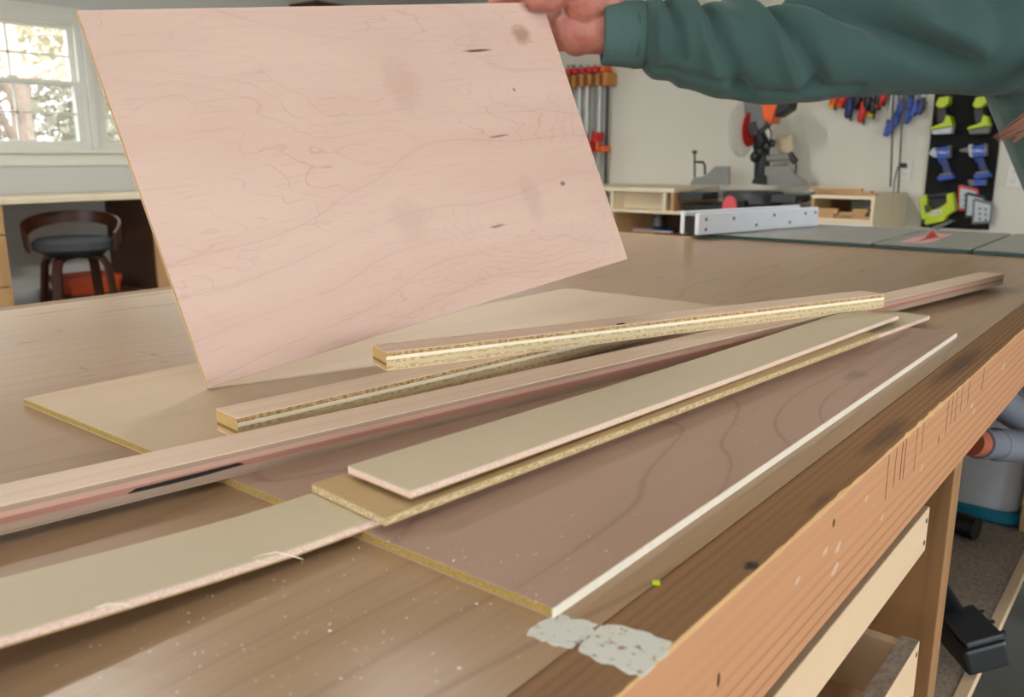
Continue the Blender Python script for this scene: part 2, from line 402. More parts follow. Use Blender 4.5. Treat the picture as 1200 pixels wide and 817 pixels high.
# right wall with an open garage doorway, front wall with a wide window: where the daylight comes in
g0, g1, gz = -1.2, 2.3, 2.0
struct(MB().box(XR_, XR_ + .15, YF, g0, 0, ZC).box(XR_, XR_ + .15, g1, WY, 0, ZC).box(XR_, XR_ + .15, g0, g1, gz, ZC).build('wall_right', 'wall_paint'))
f0, f1 = -2.8, .6
struct(MB().box(WX, f0, YF - .15, YF, 0, ZC).box(f1, XR_, YF - .15, YF, 0, ZC).box(f0, f1, YF - .15, YF, 0, .9).box(f0, f1, YF - .15, YF, 2.2, ZC).build('wall_front', 'wall_paint'))
for i, (a, b) in enumerate(WIN):
    root = thing('window_%d' % (i + 1), None, None, (WX, (a + b) / 2, wz0)); root['kind'] = 'structure'
    zm = 1.535
    # outer frame
    f = MB(); t = .035
    f.box(WX - .12, WX - .005, a, a + t, wz0, wz1).box(WX - .12, WX - .005, b - t, b, wz0, wz1).box(WX - .12, WX - .005, a + t, b - t, wz1 - .02, wz1).box(WX - .12, WX - .005, a + t, b - t, wz0, wz0 + .012)
    f.build('window_frame', 'trim_white', root)
    for nm, z0, z1, x in (('upper_sash', zm - .015, wz1 - .02, WX - .06), ('lower_sash', wz0 + .012, zm + .015, WX - .028)):
        s = MB(); ya, yb = a + t, b - t; e = .03
        s.box(x - .016, x + .016, ya, ya + e, z0, z1).box(x - .016, x + .016, yb - e, yb, z0, z1).box(x - .016, x + .016, ya + e, yb - e, z0, z0 + e).box(x - .016, x + .016, ya + e, yb - e, z1 - e * .8, z1)
        so = s.build(nm, 'trim_white', root)
        B(x - .002, x + .002, ya + e, yb - e, z0 + e, z1 - e * .8).build('pane', 'glass', so)
        ym = (ya + yb) / 2; zz = (z0 + z1) / 2
        B(x - .008, x + .008, ym - .006, ym + .006, z0 + e, z1 - e * .8).build('muntin', 'trim_white', so)
        B(x - .008, x + .008, ya + e, yb - e, zz - .006, zz + .006).build('muntin', 'trim_white', so)
    MB().box(WX - .05, WX - .03, (a + b) / 2 - .03, (a + b) / 2 + .03, zm + .015, zm + .03).build('sash_lock', 'trim_white', root)
    B(WX - .112, WX - .110, a + t, b - t, wz0 + .02, zm).build('insect_screen', 'screen', root)
y0, y1 = WIN[0][0] - .12, WIN[-1][1] + .12
tr = MB().box(WX, WX + .022, y0, y1, wz1, wz1 + .065).box(WX, WX + .03, y0, y1, wz1 + .045, wz1 + .07).box(WX, WX + .014, y0, y1, wz1 - .006, wz1 + .02)
tr = struct(tr.build('trim_1', 'trim_white', bevel=.004))
ed = [WIN[0][0] - .1] + [y for p in WIN for y in p] + [WIN[-1][1] + .1]
for i, (a, b) in enumerate(zip(ed[0::2], ed[1::2])):
    struct(MB().box(WX, WX + .02, a, b, wz0, wz1).build('trim_%d' % (i + 2), 'trim_white', bevel=.004))
struct(MB().box(WX - .02, WX + .05, y0, y1, wz0 - .03, wz0).box(WX, WX + .018, y0, y1, wz0 - .1, wz0 - .03).build('trim_7', 'trim_white', bevel=.004))
struct(B(WX, WX + .015, YF, WY, 0, .12).build('baseboard_left', 'trim_white', bevel=.003))
struct(B(WX, XR_, WY - .015, WY, 0, .12).build('baseboard_back', 'trim_white', bevel=.003))

# unseen fill lamps under the ceiling, added to brighten the flat surfaces
for i, (lx, ly) in enumerate(((-2.4, .55), (-2.4, 2.6), (.35, .1))):
    t = thing('fill_lamp', ('added white fill lamp under the ceiling nearer the camera', 'added white fill lamp under the ceiling nearer the back wall', 'added white fill lamp above the front edge of the bench')[i], 'lamp', (lx, ly, ZC - .09), 0, 'added fill lamps under the ceiling')
    B(lx - .09, lx + .09, ly - .62, ly + .62, ZC - .05, ZC - .001).build('housing', 'trim_white', t, bevel=.01)
    for dx_ in (-.04, .04): MB().cyl((lx + dx_, ly - .6, ZC - .072), (lx + dx_, ly + .6, ZC - .072), .014, n=14).build('tube', 'lamp_tube', t, smooth=True)
    li = bpy.data.lights.new('lamp_light', 'AREA'); li.shape = 'RECTANGLE'; li.size = .16; li.size_y = 1.2; li.energy = LAMP_W * (.6, 1.3, .1)[i]; li.color = (1, .97, .92)
    lo = bpy.data.objects.new('lamp_light', li); C.objects.link(lo); lo.parent = t; lo.location = (0, 0, -.003)
# outside: ground and trees
struct(B(-60, WX - .4, -30, 45, -.5, -.3).build('ground', 'outside_ground'))
struct(B(XR_ + .4, 40, -30, 30, -.12, -.05).build('driveway', 'concrete'))
def tree(x, y, h, r, seed, label, leaf=None, nleaf=0):
    rnd = random.Random(seed); root = thing('tree', label, 'tree', (x, y, -.3), group='trees outside the windows')
    tr_ = MB(); br = MB(); tips = []
    pts = [Vector((x, y, -.35))]; nseg = 6
    for i in range(nseg): pts.append(pts[-1] + Vector((rnd.uniform(-.08, .08), rnd.uniform(-.08, .08), h / nseg)))
    tr_.tube(pts, [r * (1 - .8 * i / nseg) for i in range(nseg + 1)], 8)
    def grow(p, d, L, rr, dep_):
        q = [p]
        for i in range(3):
            d = (d + Vector((rnd.uniform(-.3, .3), rnd.uniform(-.3, .3), rnd.uniform(-.1, .25)))).normalized(); q.append(q[-1] + d * L / 3)
        br.tube(q, [rr, rr * .8, rr * .6, rr * .4], 5, cap=False); tips.extend(q[1:])
        if dep_ > 0:
            for j in range(3):
                e = (d + Vector((rnd.uniform(-.9, .9), rnd.uniform(-.9, .9), rnd.uniform(-.4, .7)))).normalized()
                grow(q[rnd.choice((1, 2, 3))], e, L * .65, rr * .55, dep_ - 1)
    for i in range(9):
        k_ = 1 + (i % (nseg - 1)); a = rnd.uniform(0, 6.28)
        grow(pts[k_] + Vector((0, 0, rnd.uniform(0, h / nseg))), Vector((math.cos(a), math.sin(a), rnd.uniform(.1, .9))).normalized(), h * rnd.uniform(.22, .34), r * .4 * (1 - .1 * k_), 2)
    tr_.build('trunk', 'bark', root, smooth=True); br.build('branches', 'bark', root, smooth=True)
    if leaf:
        lv = MB()
        for i in range(nleaf):
            p = rnd.choice(tips) + Vector((rnd.gauss(0, .16), rnd.gauss(0, .16), rnd.gauss(0, .16)))
            u = Vector((rnd.uniform(-1, 1), rnd.uniform(-1, 1), rnd.uniform(-1, 1))).normalized(); v = u.orthogonal().normalized(); s = rnd.uniform(.03, .07)
            lv._f([lv.bm.verts.new(p + u * s), lv.bm.verts.new(p + v * s * .6), lv.bm.verts.new(p - u * s), lv.bm.verts.new(p - v * s * .6)])
        o = lv.build('foliage', leaf, root); o['kind'] = 'stuff'
    return root
tree(-10.2, 4.15, 6.0, .15, 3, 'bare grey tree with a thick trunk just outside the window', 'leaf_olive', 200)
tree(-12.0, 3.7, 6.5, .10, 7, 'slender bare tree left of the thick trunk outside the window', 'leaf_rust', 400)
tree(-13.0, 6.4, 4.4, .09, 11, 'olive leafed tree at the right edge of the window', 'leaf_olive', 2600)
tree(-12.5, 4.9, 3.4, .08, 15, 'short bushy olive tree low in the window', 'leaf_olive', 3000)
tree(-16.0, 6.6, 8.5, .14, 21, 'tall rust leafed tree farthest behind the others outside', 'leaf_rust', 1600)
tree(-11.0, 6.6, 3.2, .07, 28, 'small leafy tree seen through the sliver of second window', 'leaf_olive', 2200)

# ------------------------------------------------------------------ workbench
ZB = .90; bx0, bx1, by0, by1 = -1.385, -.163, -.35, 2.185
WB = thing('workbench', 'large wooden workbench with worn orange front rail and open shelves below', 'workbench', (bx0, by0, 0))
B(bx0 + .038, -.1995, by0, by1, .876, ZB).build('top_panel', 'bench_ply', WB)
B(bx0, bx0 + .0372, by0, by1, .81, ZB - .0006).build('rear_rail', 'bench_rim', WB, bevel=.002)
# front rail: worn, chipped top edge; rings of vertices along its length
rl = MB(); rings = []; n = 420
for i in range(n + 1):
    y = by0 + (by1 - by0) * i / n
    w1 = noise.noise(Vector((y * 9, 2.3, 0))); w2 = noise.noise(Vector((y * 55, 7.1, 0))); w3 = noise.noise(Vector((y * 160, 1.1, 0)))
    c = max(.0006, .0011 + .001 * w1 + .0011 * max(0, w2) + .0005 * w3)
    if .55 < y < 1.1: c += .002 * max(0, w2 * .6 + w1 * .6)
    prof = [(-.1985, .808), (-.1985, ZB), (bx1 - c * 1.1, ZB), (bx1 - c * .4 + .0004 * w3, ZB - c * .45), (bx1, ZB - c * 1.3), (bx1, .811), (bx1 - .003, .808)]
    rings.append([rl.bm.verts.new((a, y, z)) for a, z in prof])
rl.mats = ['rail_wood', 'rail_top', 'chip_wood']
for a, b in zip(rings, rings[1:]):
    for k_ in range(7):
        j = (k_ + 1) % 7; f = rl._f([a[k_], a[j], b[j], b[k_]])
        f.material_index = {1: 1, 2: 2, 3: 2}.get(k_, 0)
rl._f(rings[0]); rl._f(rings[-1])
RAIL = rl.build('front_rail', None, WB)
rnd = random.Random(8)
for (px, ya, yb, wd) in ((1043, 524, 573, .0010), (1052, 517, 560, .0007), (1059, 512, 552, .0014), (1063, 509, 550, .0012), (1076, 500, 540, .0005), (1083, 495, 520, .0006), (1112, 470, 500, .0008), (1117, 466, 488, .0008), (1122, 462, 486, .0007), (1128, 456, 474, .0007), (1136, 451, 466, .0010), (1153, 436, 448, .0008)):
    p = onX(px, ya, bx1); q = onX(px, yb, bx1); y = p.y
    MB().box(bx1 - .006, bx1 + .0002, y, y + wd, q.z, ZB - .0025).box(bx1 - .006, bx1 + .0002, y + wd * .4, y + wd * 1.3, q.z - .005, q.z + .008).build('saw_kerf', 'kerf_brown', RAIL)
for (px, py, ry, rz) in ((842, 797, .0026, .0062), (977, 613, .003, .0045), (1100, 515, .0018, .005), (1150, 455, .0018, .003)):
    p = onX(px, py, bx1); MB().lathe((bx1 - .0006, p.y, p.z), [(.0005, 0), (1, .0), (.55, .0009), (.001, .001)], 14, 'x', ry, rz).build('knot', 'kerf_brown', RAIL)
for (px, py, s) in ((967, 646, .0045), (982, 642, .005), (978, 668, .005), (935, 680, .003), (1080, 548, .004), (1034, 605, .0032), (1139, 475, .005), (1141, 482, .004), (1176, 430, .006), (1015, 585, .003)):
    p_ = onX(px, py, bx1); y, z = p_.y, p_.z
    p = [(bx1 - .0005, y + s * 1.3 * math.cos(t) * rnd.uniform(.5, 1.2) + s * .6 * math.sin(t), z + s * .8 * math.sin(t) * rnd.uniform(.5, 1.2)) for t in [i * 2 * math.pi / 10 for i in range(10)]]
    MB().prism(p, (.00065, 0, 0)).build('paint_smear', 'faded_paint', RAIL)
# white paint patch over panel, gap and rail
def patch(pxs, z, t=.0006):
    P_ = [onZ(px, py, z) for px, py in pxs]; out = []
    for i, p in enumerate(P_):
        q = P_[(i + 1) % len(P_)]
        for j in range(4):
            v = p.lerp(q, j / 4); out.append((v.x + rnd.uniform(-.0012, .0012), v.y + rnd.uniform(-.0012, .0012), z))
    return MB().prism(out, (0, 0, t))
patch([(616, 744), (630, 730), (652, 721), (675, 726), (699, 733), (688, 748), (671, 760), (650, 756), (632, 750)], ZB).build('paint_patch', 'old_paint', WB)
patch([(703, 735), (722, 732), (750, 741), (788, 754), (776, 770), (752, 795), (735, 788), (705, 776), (675, 762)], ZB).build('paint_patch', 'old_paint', WB)
# drawers, divider, shelf, legs
xf = -.176
def drawer(y0, y1, z0, z1, label):
    d = MB(); t = .014
    d.box(xf - .45, xf - .018, y0 + .01, y0 + .01 + t, z0, z1).box(xf - .45, xf - .018, y1 - .01 - t, y1 - .01, z0, z1).box(xf - .45, xf - .45 + t, y0 + .03, y1 - .03, z0, z1).box(xf - .44, xf - .018, y0 + .02, y1 - .02, z0, z0 + .008)
    o = d.build('drawer', 'drawer_ply', WB)
    B(xf - .018, xf, y0, y1, z0, z1).build('drawer_front', 'drawer_ply', o, bevel=.001)
    for zz in (z0 + .012, z1 - .012):
        MB().cyl((xf - .003, y1 - .010, zz), (xf + .0006, y1 - .010, zz), .0028, n=8).build('screw', 'dark_grey', o)
    if label: o['label'] = label
    return o
drawer(.0, .892, .727, .775, 'shallow pale plywood drawer under the rail')
drawer(.0, .918, .535, .612, 'deeper open drawer with dusty top edge')
B(xf - .0182, xf - .0002, .003, .915, .6122, .6135).build('dust_layer', 'dusty', WB)
B(xf - .55, xf - .0015, 1.005, 1.043, .02, .807).build('divider', 'panel_ply', WB, bevel=.001)
B(xf - .55, xf - .0015, -.06, -.022, .02, .807).build('divider', 'panel_ply', WB, bevel=.001)
B(bx0 + .08, -.175, 1.043, by1 - .03, .329, .349).build('lower_shelf', 'dusty', WB)
B(-.190, -.174, 1.044, by1 - .03, .3295, .3505).build('shelf_edging', 'drawer_ply', WB)
B(bx0 + .08, -.19, by0 + .05, 1.004, .2, .22).build('lower_shelf', 'panel_ply', WB)
B(-.215, -.177, 1.965, 2.054, .351, .809).build('post', 'tan_wood', WB, bevel=.002)
for (x, y) in ((-.45, by1 - .08), (bx0 + .05, by1 - .13), (bx0 + .05, by0 + .06), (-.29, by0 + .06)):
    B(x, x + .089, y, y + .038, 0, .809).build('leg', 'tan_wood', WB, bevel=.002)
B(bx0 + .038, -.2, by1 - .04, by1 - .002, .787, .875).build('apron', 'tan_wood', WB)
B(bx0 + .038, -.2, by0 + .002, by0 + .04, .787, .875).build('apron', 'tan_wood', WB)

# things in the deeper drawer and under the bench
tag(MB().lathe((-.30, .66, .545), [(.02, 0), (.035, .004), (.035, .05), (.022, .065), (.001, .066)], 20).build('cloth_roll', 'bucket_white', smooth=True), 'white rag lying inside the deeper open drawer', 'rag')
tag(MB().box(-.27, -.21, .74, .82, .5435, .563).build('small_case', 'deep_blue', bevel=.004), 'small dark blue case inside the deeper open drawer', 'case')

# battery power tool on the lower shelf
zs = .3508
p0 = onZ(1137, 758, zs + .03); pt = thing('cordless_nailer', 'black cordless tool with a chunky battery lying on the dusty lower shelf', 'power tool', (p0.x, p0.y, zs))
cx_, cy_ = p0.x, p0.y
def rotbox(mb, c, sz, az, ay=0):
    m = Matrix.Translation(c) @ Matrix.Rotation(az, 4, 'Z') @ Matrix.Rotation(ay, 4, 'Y')
    x, y, z = sz[0] / 2, sz[1] / 2, sz[2] / 2
    return mb.hexa([m @ Vector(q) for q in ((-x, -y, -z), (x, -y, -z), (x, y, -z), (-x, y, -z), (-x, -y, z), (x, -y, z), (x, y, z), (-x, y, z))])
az = R(38)
bt = rotbox(MB(), (cx_, cy_, zs + .040), (.066, .10, .044), az, R(-18)).build('battery', 'black_plastic', pt, bevel=.006)
rotbox(MB(), (cx_ - .003, cy_ - .003, zs + .066), (.056, .088, .010), az, R(-18)).build('battery_top', 'dark_grey', bt, bevel=.003)
for j in range(3):
    d = Matrix.Rotation(az, 4, 'Z') @ Vector((.012, -.035 + .03 * j, 0))
    rotbox(MB(), (cx_ + d.x, cy_ + d.y, zs + .0715), (.034, .006, .003), az, R(-18)).build('rib', 'black_plastic', bt)
d = Matrix.Rotation(az, 4, 'Z') @ Vector((.0335, .0, 0))
rotbox(MB(), (cx_ + d.x - .0006, cy_ + d.y, zs + .048), (.002, .05, .02), az, R(-18)).build('label_plate', 'deep_blue', bt)
MB().tube([(cx_ - .03, cy_ + .02, zs + .05), (cx_ - .08, cy_ + .08, zs + .075), (cx_ - .12, cy_ + .15, zs + .085)], [.026, .024, .028], 14).build('handle', 'black_plastic', pt, smooth=True)
MB().tube([(cx_ - .12, cy_ + .12, zs + .035), (cx_ - .12, cy_ + .15, zs + .085), (cx_ - .12, cy_ + .19, zs + .17)], [.034, .036, .03], 16).build('motor_housing', 'bucket_white', pt, smooth=True)

# white tub with teal base behind, hoses, pipe stub
q = Vector((-.275, 2.02, 0)); tub = thing('dust_collector', 'white dust collector tub with a teal base band on the lower shelf', 'dust collector', (q.x - .02, q.y + .03, zs))
tx, ty = q.x - .02, q.y + .03
def rrect(mb, x, y, hw, hd, r, z0, z1, k1=1.0):
    pts = []
    for qx, qy, a0 in ((1, 1, 0), (-1, 1, 90), (-1, -1, 180), (1, -1, 270)):
        for j in range(6):
            a = R(a0 + 18 * j); pts.append((qx * (hw - r) + r * math.cos(a), qy * (hd - r) + r * math.sin(a)))
    a = [mb.bm.verts.new((x + u, y + v, z0)) for u, v in pts]; b = [mb.bm.verts.new((x + u * k1, y + v * k1, z1)) for u, v in pts]
    mb._f(a[::-1]); mb._f(b)
    for i in range(len(a)): j = (i + 1) % len(a); mb._f([a[i], a[j], b[j], b[i]])
    return mb
rrect(MB(), tx, ty, .085, .075, .04, zs, zs + .026).build('base', 'teal', tub, smooth=True, bevel=.005)
rrect(MB(), tx, ty, .070, .06, .035, zs + .026, zs + .32, 1.12).build('tub', 'bucket_white', tub, smooth=True)
rrect(MB(), tx, ty, .086, .075, .04, zs + .32, zs + .345).build('lid', 'bucket_white', tub, smooth=True, bevel=.006)
def hose(pts, r, mat, name, label, cat):
    P_ = [Vector(p) for p in pts]; out = []; rr = []
    n = 90
    for i in range(n + 1):
        t = i / n * (len(P_) - 1); k_ = min(int(t), len(P_) - 2); u = t - k_
        p0 = P_[max(k_ - 1, 0)]; p1 = P_[k_]; p2 = P_[k_ + 1]; p3 = P_[min(k_ + 2, len(P_) - 1)]
        out.append(.5 * ((2 * p1) + (p2 - p0) * u + (2 * p0 - 5 * p1 + 4 * p2 - p3) * u * u + (3 * p1 - p0 - 3 * p2 + p3) * u ** 3)); rr.append(r * (1.06 if i % 2 else .92))
    return tag(MB().tube(out, rr, 18).build(name, mat, smooth='all'), label, cat)
a = onX(1136, 518, -.205); b = onX(1200, 524, -.165)
hs = thing('hose_fitting', 'grey hose connector with an orange collar below the bench rail', 'hose fitting', a)
dd = (b - a).normalized()
MB().cyl(a, a + dd * .03, .019, n=20).build('collar', 'collar_red', hs, smooth=True)
MB().cyl(a + dd * .03, a + dd * .044, .0225, n=20).build('rim', 'hose_grey', hs, smooth=True)
MB().cyl(a + dd * .044, a + dd * .095, .0205, n=20).build('sleeve', 'hose_grey', hs, smooth=True)
e = a + dd * .096
hose([e, e + dd * .05, e + dd * .14 + Vector((.02, 0, 0)), e + dd * .3 + Vector((.08, 0, -.05)), (.0, 1.95, .5), (.1, 2.2, .2), (.1, 2.5, .04)], .0225, 'hose_grey', 'vacuum_hose', 'ribbed grey hose leaving the orange collared connector', 'hose')
a2 = onX(1176, 474, -.20); b2 = onX(1215, 500, -.17)
hose([a2 - (b2 - a2) * .8 + Vector((-.04, .04, .02)), a2, b2, b2 + (b2 - a2) * 1.2, (-.05, 2.15, .66), (.05, 2.45, .5), (.15, 2.8, .03)], .024, 'hose_grey', 'vacuum_hose', 'upper dark ribbed hose curving out under the bench rail', 'hose')
q = onZ(1137, 630, zs); tag(MB().cyl((q.x - .09, q.y + .02, zs + .024), (q.x + .01, q.y - .005, zs + .024), .024, n=20).build('pipe_stub', 'black_plastic', smooth=True), 'short black pipe lying in front of the white tub', 'pipe')

# ------------------------------------------------------------------ sheets and strips on the bench
def layered(root, x0, x1, y0, y1, layers, bend=None, tilt=0.0, ny=1, jit=.0003):
    """plies stacked from z=0; layers: (thickness, material, name)"""
    z = 0
    for i, lay in enumerate(layers):
        t, m, nm = lay[:3]; em = lay[3] if len(lay) > 3 else m
        j = rnd.uniform(-jit, jit); mb = MB(); rg = []
        for s in range(ny + 1):
            y = y0 + (y1 - y0) * s / ny; dz = bend(y) if bend else 0
            rg.append([mb.bm.verts.new(p) for p in ((x0 - j, y, z + dz), (x1 + j, y, z + dz), (x1 + j, y, z + t + dz), (x0 - j, y, z + t + dz))])
        for a, b in zip(rg, rg[1:]):
            for q_ in range(4): mb._f([a[q_], a[(q_ + 1) % 4], b[(q_ + 1) % 4], b[q_]])
        mb.mats = [m, em]; mb.cur = 1; mb._f(rg[0]); mb._f(rg[-1]); mb.build(nm, None, root, local=True); z += t
def dirz(ax, ay, bx, by): return -math.atan2(bx - ax, by - ay)
# thin maple sheet under the held board and brown sheet beside it
t = thing('maple_plywood_sheet', 'thin pale maple plywood sheet lying flat behind the stacked strips', 'plywood sheet', (-.812, .302, ZB), 0)
layered(t, 0, .298, 0, .85, [(.001, 'maple_sheet', 'face_veneer'), (.0042, 'yellow_edge', 'core'), (.0008, 'maple_sheet', 'face_veneer')])
t = thing('brown_plywood_sheet', 'reddish brown plywood sheet with a white long edge lying along the front rail', 'plywood sheet', (-.513, .306, ZB), 0)
layered(t, 0, .292, 0, .85, [(.001, 'brown_sheet', 'face_veneer'), (.0042, 'yellow_edge', 'core'), (.0008, 'brown_sheet', 'face_veneer')])
B(.2915, .2928, .0, .85, .0002, .0056).build('long_edge', 'cream_edge', t, local=True)
# long pinkish strip
PK = [(.0015, 'grey_layer', 'face_veneer'), (.0045, 'grey_layer', 'ply_layer'), (.004, 'red_layer', 'ply_layer'), (.0038, 'pink_layer', 'ply_layer'), (.0032, 'grey_layer', 'ply_layer'), (.001, 'strip_face', 'face_veneer')]
ang = dirz(-.521, .172, -.258, 1.655)
t = thing('plywood_strip', 'longest pink edged plywood strip with a dark void, reaching the bench far right', 'plywood strip', (-.548, 0, .906), ang, 'strips cut from thick plywood')
layered(t, -.036, 0, -.08, 1.683, PK, jit=.0005)
MB().prism([(0, .245, .0062), (0, .25, .0084), (0, .29, .0088), (0, .318, .0092), (0, .322, .0075), (0, .295, .0062), (0, .27, .0058)], (.0007, 0, 0)).build('edge_void', 'dark_void', t, local=True)
LY = [(.001, 'strip_face', 'face_veneer'), (.0034, 'pale_rough_ply', 'ply_layer', 'tan_layer'), (.003, 'pale_layer', 'ply_layer', 'olive_layer'), (.0030, 'pale_rough_ply', 'ply_layer', 'tan_layer'), (.0034, 'white_layer', 'ply_layer', 'tan_layer'), (.0034, 'rough_ply', 'ply_layer', 'tan_layer'), (.0008, 'strip_face', 'face_veneer')]
t = thing('plywood_strip', 'shorter layered plywood strip lying between the topmost strip and the pink one', 'plywood strip', (-.5573, .356, .906), dirz(-.5573, .356, -.490, .943), 'strips cut from thick plywood')
layered(t, -.035, 0, 0, .595, LY)
t = thing('plywood_strip', 'layered plywood strip with white core on top, laid across the other thick strips', 'plywood strip', (-.576, .529, .924), dirz(-.576, .529, -.317, 1.177), 'strips cut from thick plywood')
layered(t, -.036, 0, 0, .70, LY)
MB().sphere((-.0035, .272, .0176), (.003, .007, .0014)).build('knot', 'dark_void', t, local=True)
# thin birch strips
TH = [(.0009, 'birch_tan', 'face_veneer'), (.0036, 'pink_edge', 'core'), (.0009, 'birch_face', 'face_veneer')]
TE = [(.0009, 'birch_tan', 'face_veneer'), (.0036, 'pale_rough_ply', 'core'), (.0009, 'birch_tan', 'face_veneer')]
lift = lambda y: .0085 * max(0, (.27 - y) / .15) ** 1.25 if y < .27 else 0
t = thing('birch_strip', 'long pale birch strip with splintered edge, running off the left of the photo', 'plywood strip', (-.3875, .0, .906), dirz(-.358, .31, -.2695, 1.226), 'thin birch strips')
layered(t, -.060, 0, -.06, 1.233, TH, bend=lift, ny=60)
sp = [(onZ(296, 655, .9122), [(10, -4, .0), (28, -8, .001), (48, -3, -.001), (60, 1, -.003)]), (onZ(283, 659, .912), [(10, -3, 0), (24, -1, 0), (34, 1, -.001)]), (onZ(112, 713, .917), [(14, -5, .0005), (34, -5, .0005), (44, -1, -.001)])]
MI = (Matrix.Translation(t.location) @ Matrix.Rotation(t.rotation_euler.z, 4, 'Z')).inverted()
for (bx_, dl), px in zip(sp, ((296, 655), (283, 659), (112, 713))):
    pts = [bx_] + [onZ(px[0] + a, px[1] + b, bx_.z + c) for a, b, c in dl]
    MB().tube([MI @ p for p in pts], [.0006] + [.00045] * (len(pts) - 2) + [.00012], 6).build('splinter', 'white_layer', t, local=True, smooth=True)
t = thing('birch_strip', 'tan birch strip sandwiched in the middle of the thin stack', 'plywood strip', (-.3435, .310, .912), dirz(-.344, .31, -.279, 1.033), 'thin birch strips')
layered(t, -.0745, 0, 0, .725, TE)
t = thing('birch_strip', 'topmost pale birch strip of the thin stack, its near end slightly raised', 'plywood strip', (-.3445, .332, .918), dirz(-.344, .333, -.284, 1.144), 'thin birch strips')
layered(t, -.0615, 0, 0, .806, TH, bend=lambda y: .0032 * max(0, 1 - y / .45) ** 1.5, ny=40)

# held board
BL = Vector((-.705, .423, .9085)); BRc = Vector((-.612, 1.014, .982)); TL = Vector((-.838, .404, 1.25))
U = (BRc - BL).normalized(); V = TL - BL; V = (V - U * V.dot(U)).normalized(); W_ = U.cross(V)
if W_.dot(CAM - BL) < 0: W_ = -W_
HB = thing('maple_board', 'large pinkish maple plywood board held up by the hand, tilted on one corner', 'plywood board', BL)
HB.matrix_world = Matrix(((U.x, V.x, W_.x, BL.x), (U.y, V.y, W_.y, BL.y), (U.z, V.z, W_.z, BL.z), (0, 0, 0, 1)))
def hboard(z0, z1, nm, m):
    B(0, .603, 0, .369, z0, z1).build(nm, m, HB, local=True)
hboard(-.0008, 0, 'face_veneer', 'maple_face'); hboard(-.0052, -.0008, 'core', 'tan_layer'); hboard(-.006, -.0052, 'face_veneer', 'maple_face')

# loose bits on the bench
sd = MB()
for i in range(260):
    if rnd.random() < .6:
        p = onZ(rnd.uniform(20, 720), rnd.uniform(640, 815), ZB)
        if p.x > -.21 or p.x < -.8: continue
    else: p = Vector((rnd.uniform(-.38, -.205), rnd.uniform(.1, 1.6), ZB))
    if -.39 < p.x < -.22 and p.y > .3: p.z = .906
    if p.x < -.385 and p.y < .32: continue
    s = rnd.uniform(.0002, .0005) * (1.6 if rnd.random() < .06 else 1); a = rnd.uniform(0, 3.14)
    rotbox(sd, (p.x, p.y, p.z + s * .3), (s * 2, s, s * .6), a)
tag(sd.build('sawdust', 'cream_edge'), 'pale sawdust specks scattered over the bench top', 'sawdust', kind='stuff')
p = onZ(769, 685, ZB); tag(rotbox(MB(), (p.x, p.y, ZB + .001), (.004, .0022, .002), .5).build('plastic_chip', 'lime'), 'tiny green plastic chip beside the rail joint', 'chip')
p = onZ(905, 539, ZB); tag(MB().sphere((p.x, p.y, ZB + .003), (.004, .006, .003), 8, 6).build('wood_chip', 'chip_wood'), 'small tan wood chip against the white edged brown sheet', 'wood chip')

# ------------------------------------------------------------------ table saw beyond the bench
TS = thing('table_saw', 'grey table saw with white faced fence at the far end of the bench', 'table saw', (-1.12, 2.2, 0))
zt = .911
for (xa, xb) in ((-1.115, -.633), (-.626, -.412), (-.404, .02)):
    o = B(xa, xb, 2.195, 2.72, zt - .012, zt).build('table_section', 'iron_top', TS, bevel=.002)
    B(xa + .002, xb - .002, 2.1895, 2.1945, zt - .010, zt - .002).build('edge_rail', 'saw_green', o)
B(-.585, -.525, 2.27, 2.58, zt, zt + .0008).build('throat_plate', 'pink_insert', TS)
MB().prism([(-.556, 2.38, zt), (-.556, 2.50, zt), (-.556, 2.475, zt + .012), (-.556, 2.45, zt + .018)], (.004, 0, 0)).build('riving_knife', 'red', TS)
MB().prism([(-.554, 2.29, zt + .0008), (-.554, 2.44, zt + .0008), (-.554, 2.42, zt + .004)], (.003, 0, 0)).build('blade', 'steel', TS)
MB().box(-1.0, -.05, 2.26, 2.68, .42, zt - .013).build('cabinet', 'saw_green', TS, bevel=.01)
for x in (-.95, -.12):
    for y in (2.28, 2.62): MB().tube([(x, y, .42), (x + (.02 if x > -.5 else -.02), y, 0)], .02, 8).build('leg', 'dark_grey', TS)
# fence: two white faces over a black tube
fa = Vector((-1.062, 2.115, 0)); fb = Vector((-.925, 2.64, 0)); fd = (fb - fa).normalized(); fn = Vector((fd.y, -fd.x, 0))
def fbox(n0, n1, l0, l1, z0, z1):
    c = [fa + fd * l + fn * n for l, n in ((l0, n0), (l0, n1), (l1, n1), (l1, n0))]
    return MB().hexa([(p.x, p.y, z0) for p in c] + [(p.x, p.y, z1) for p in c])
L_ = (fb - fa).length
fe = thing('rip_fence', 'white faced rip fence with a black core, standing on the saw table', 'fence', (fa.x, fa.y, zt))
fbox(-.048, -.010, .004, L_, zt + .003, zt + .05).build('tube', 'black_plastic', fe)
ff = fbox(-.010, .004, 0, L_, zt + .0005, zt + .058).build('front_face', 'white_plastic', fe, bevel=.003)
fbox(-.062, -.048, 0, L_ - .02, zt + .0005, zt + .062).build('rear_face', 'white_plastic', fe, bevel=.003)
for l, z in ((.03, .042), (.03, .015), (.145, .040), (.245, .017), (.325, .042), (.40, .018), (.475, .041), (.525, .042)):
    c = fa + fd * l + fn * .0046; so = MB().lathe((0, 0, 0), [(.0001, -.0005), (.0048, -.0003), (.0048, .0006), (.0005, .0007)], 10).build('screw', 'olive_layer', ff, local=True)
    so.location = Vector((c.x, c.y, zt + z)) - OFF[fe.name]; so.rotation_euler = fn.to_track_quat('Z', 'Y').to_euler()

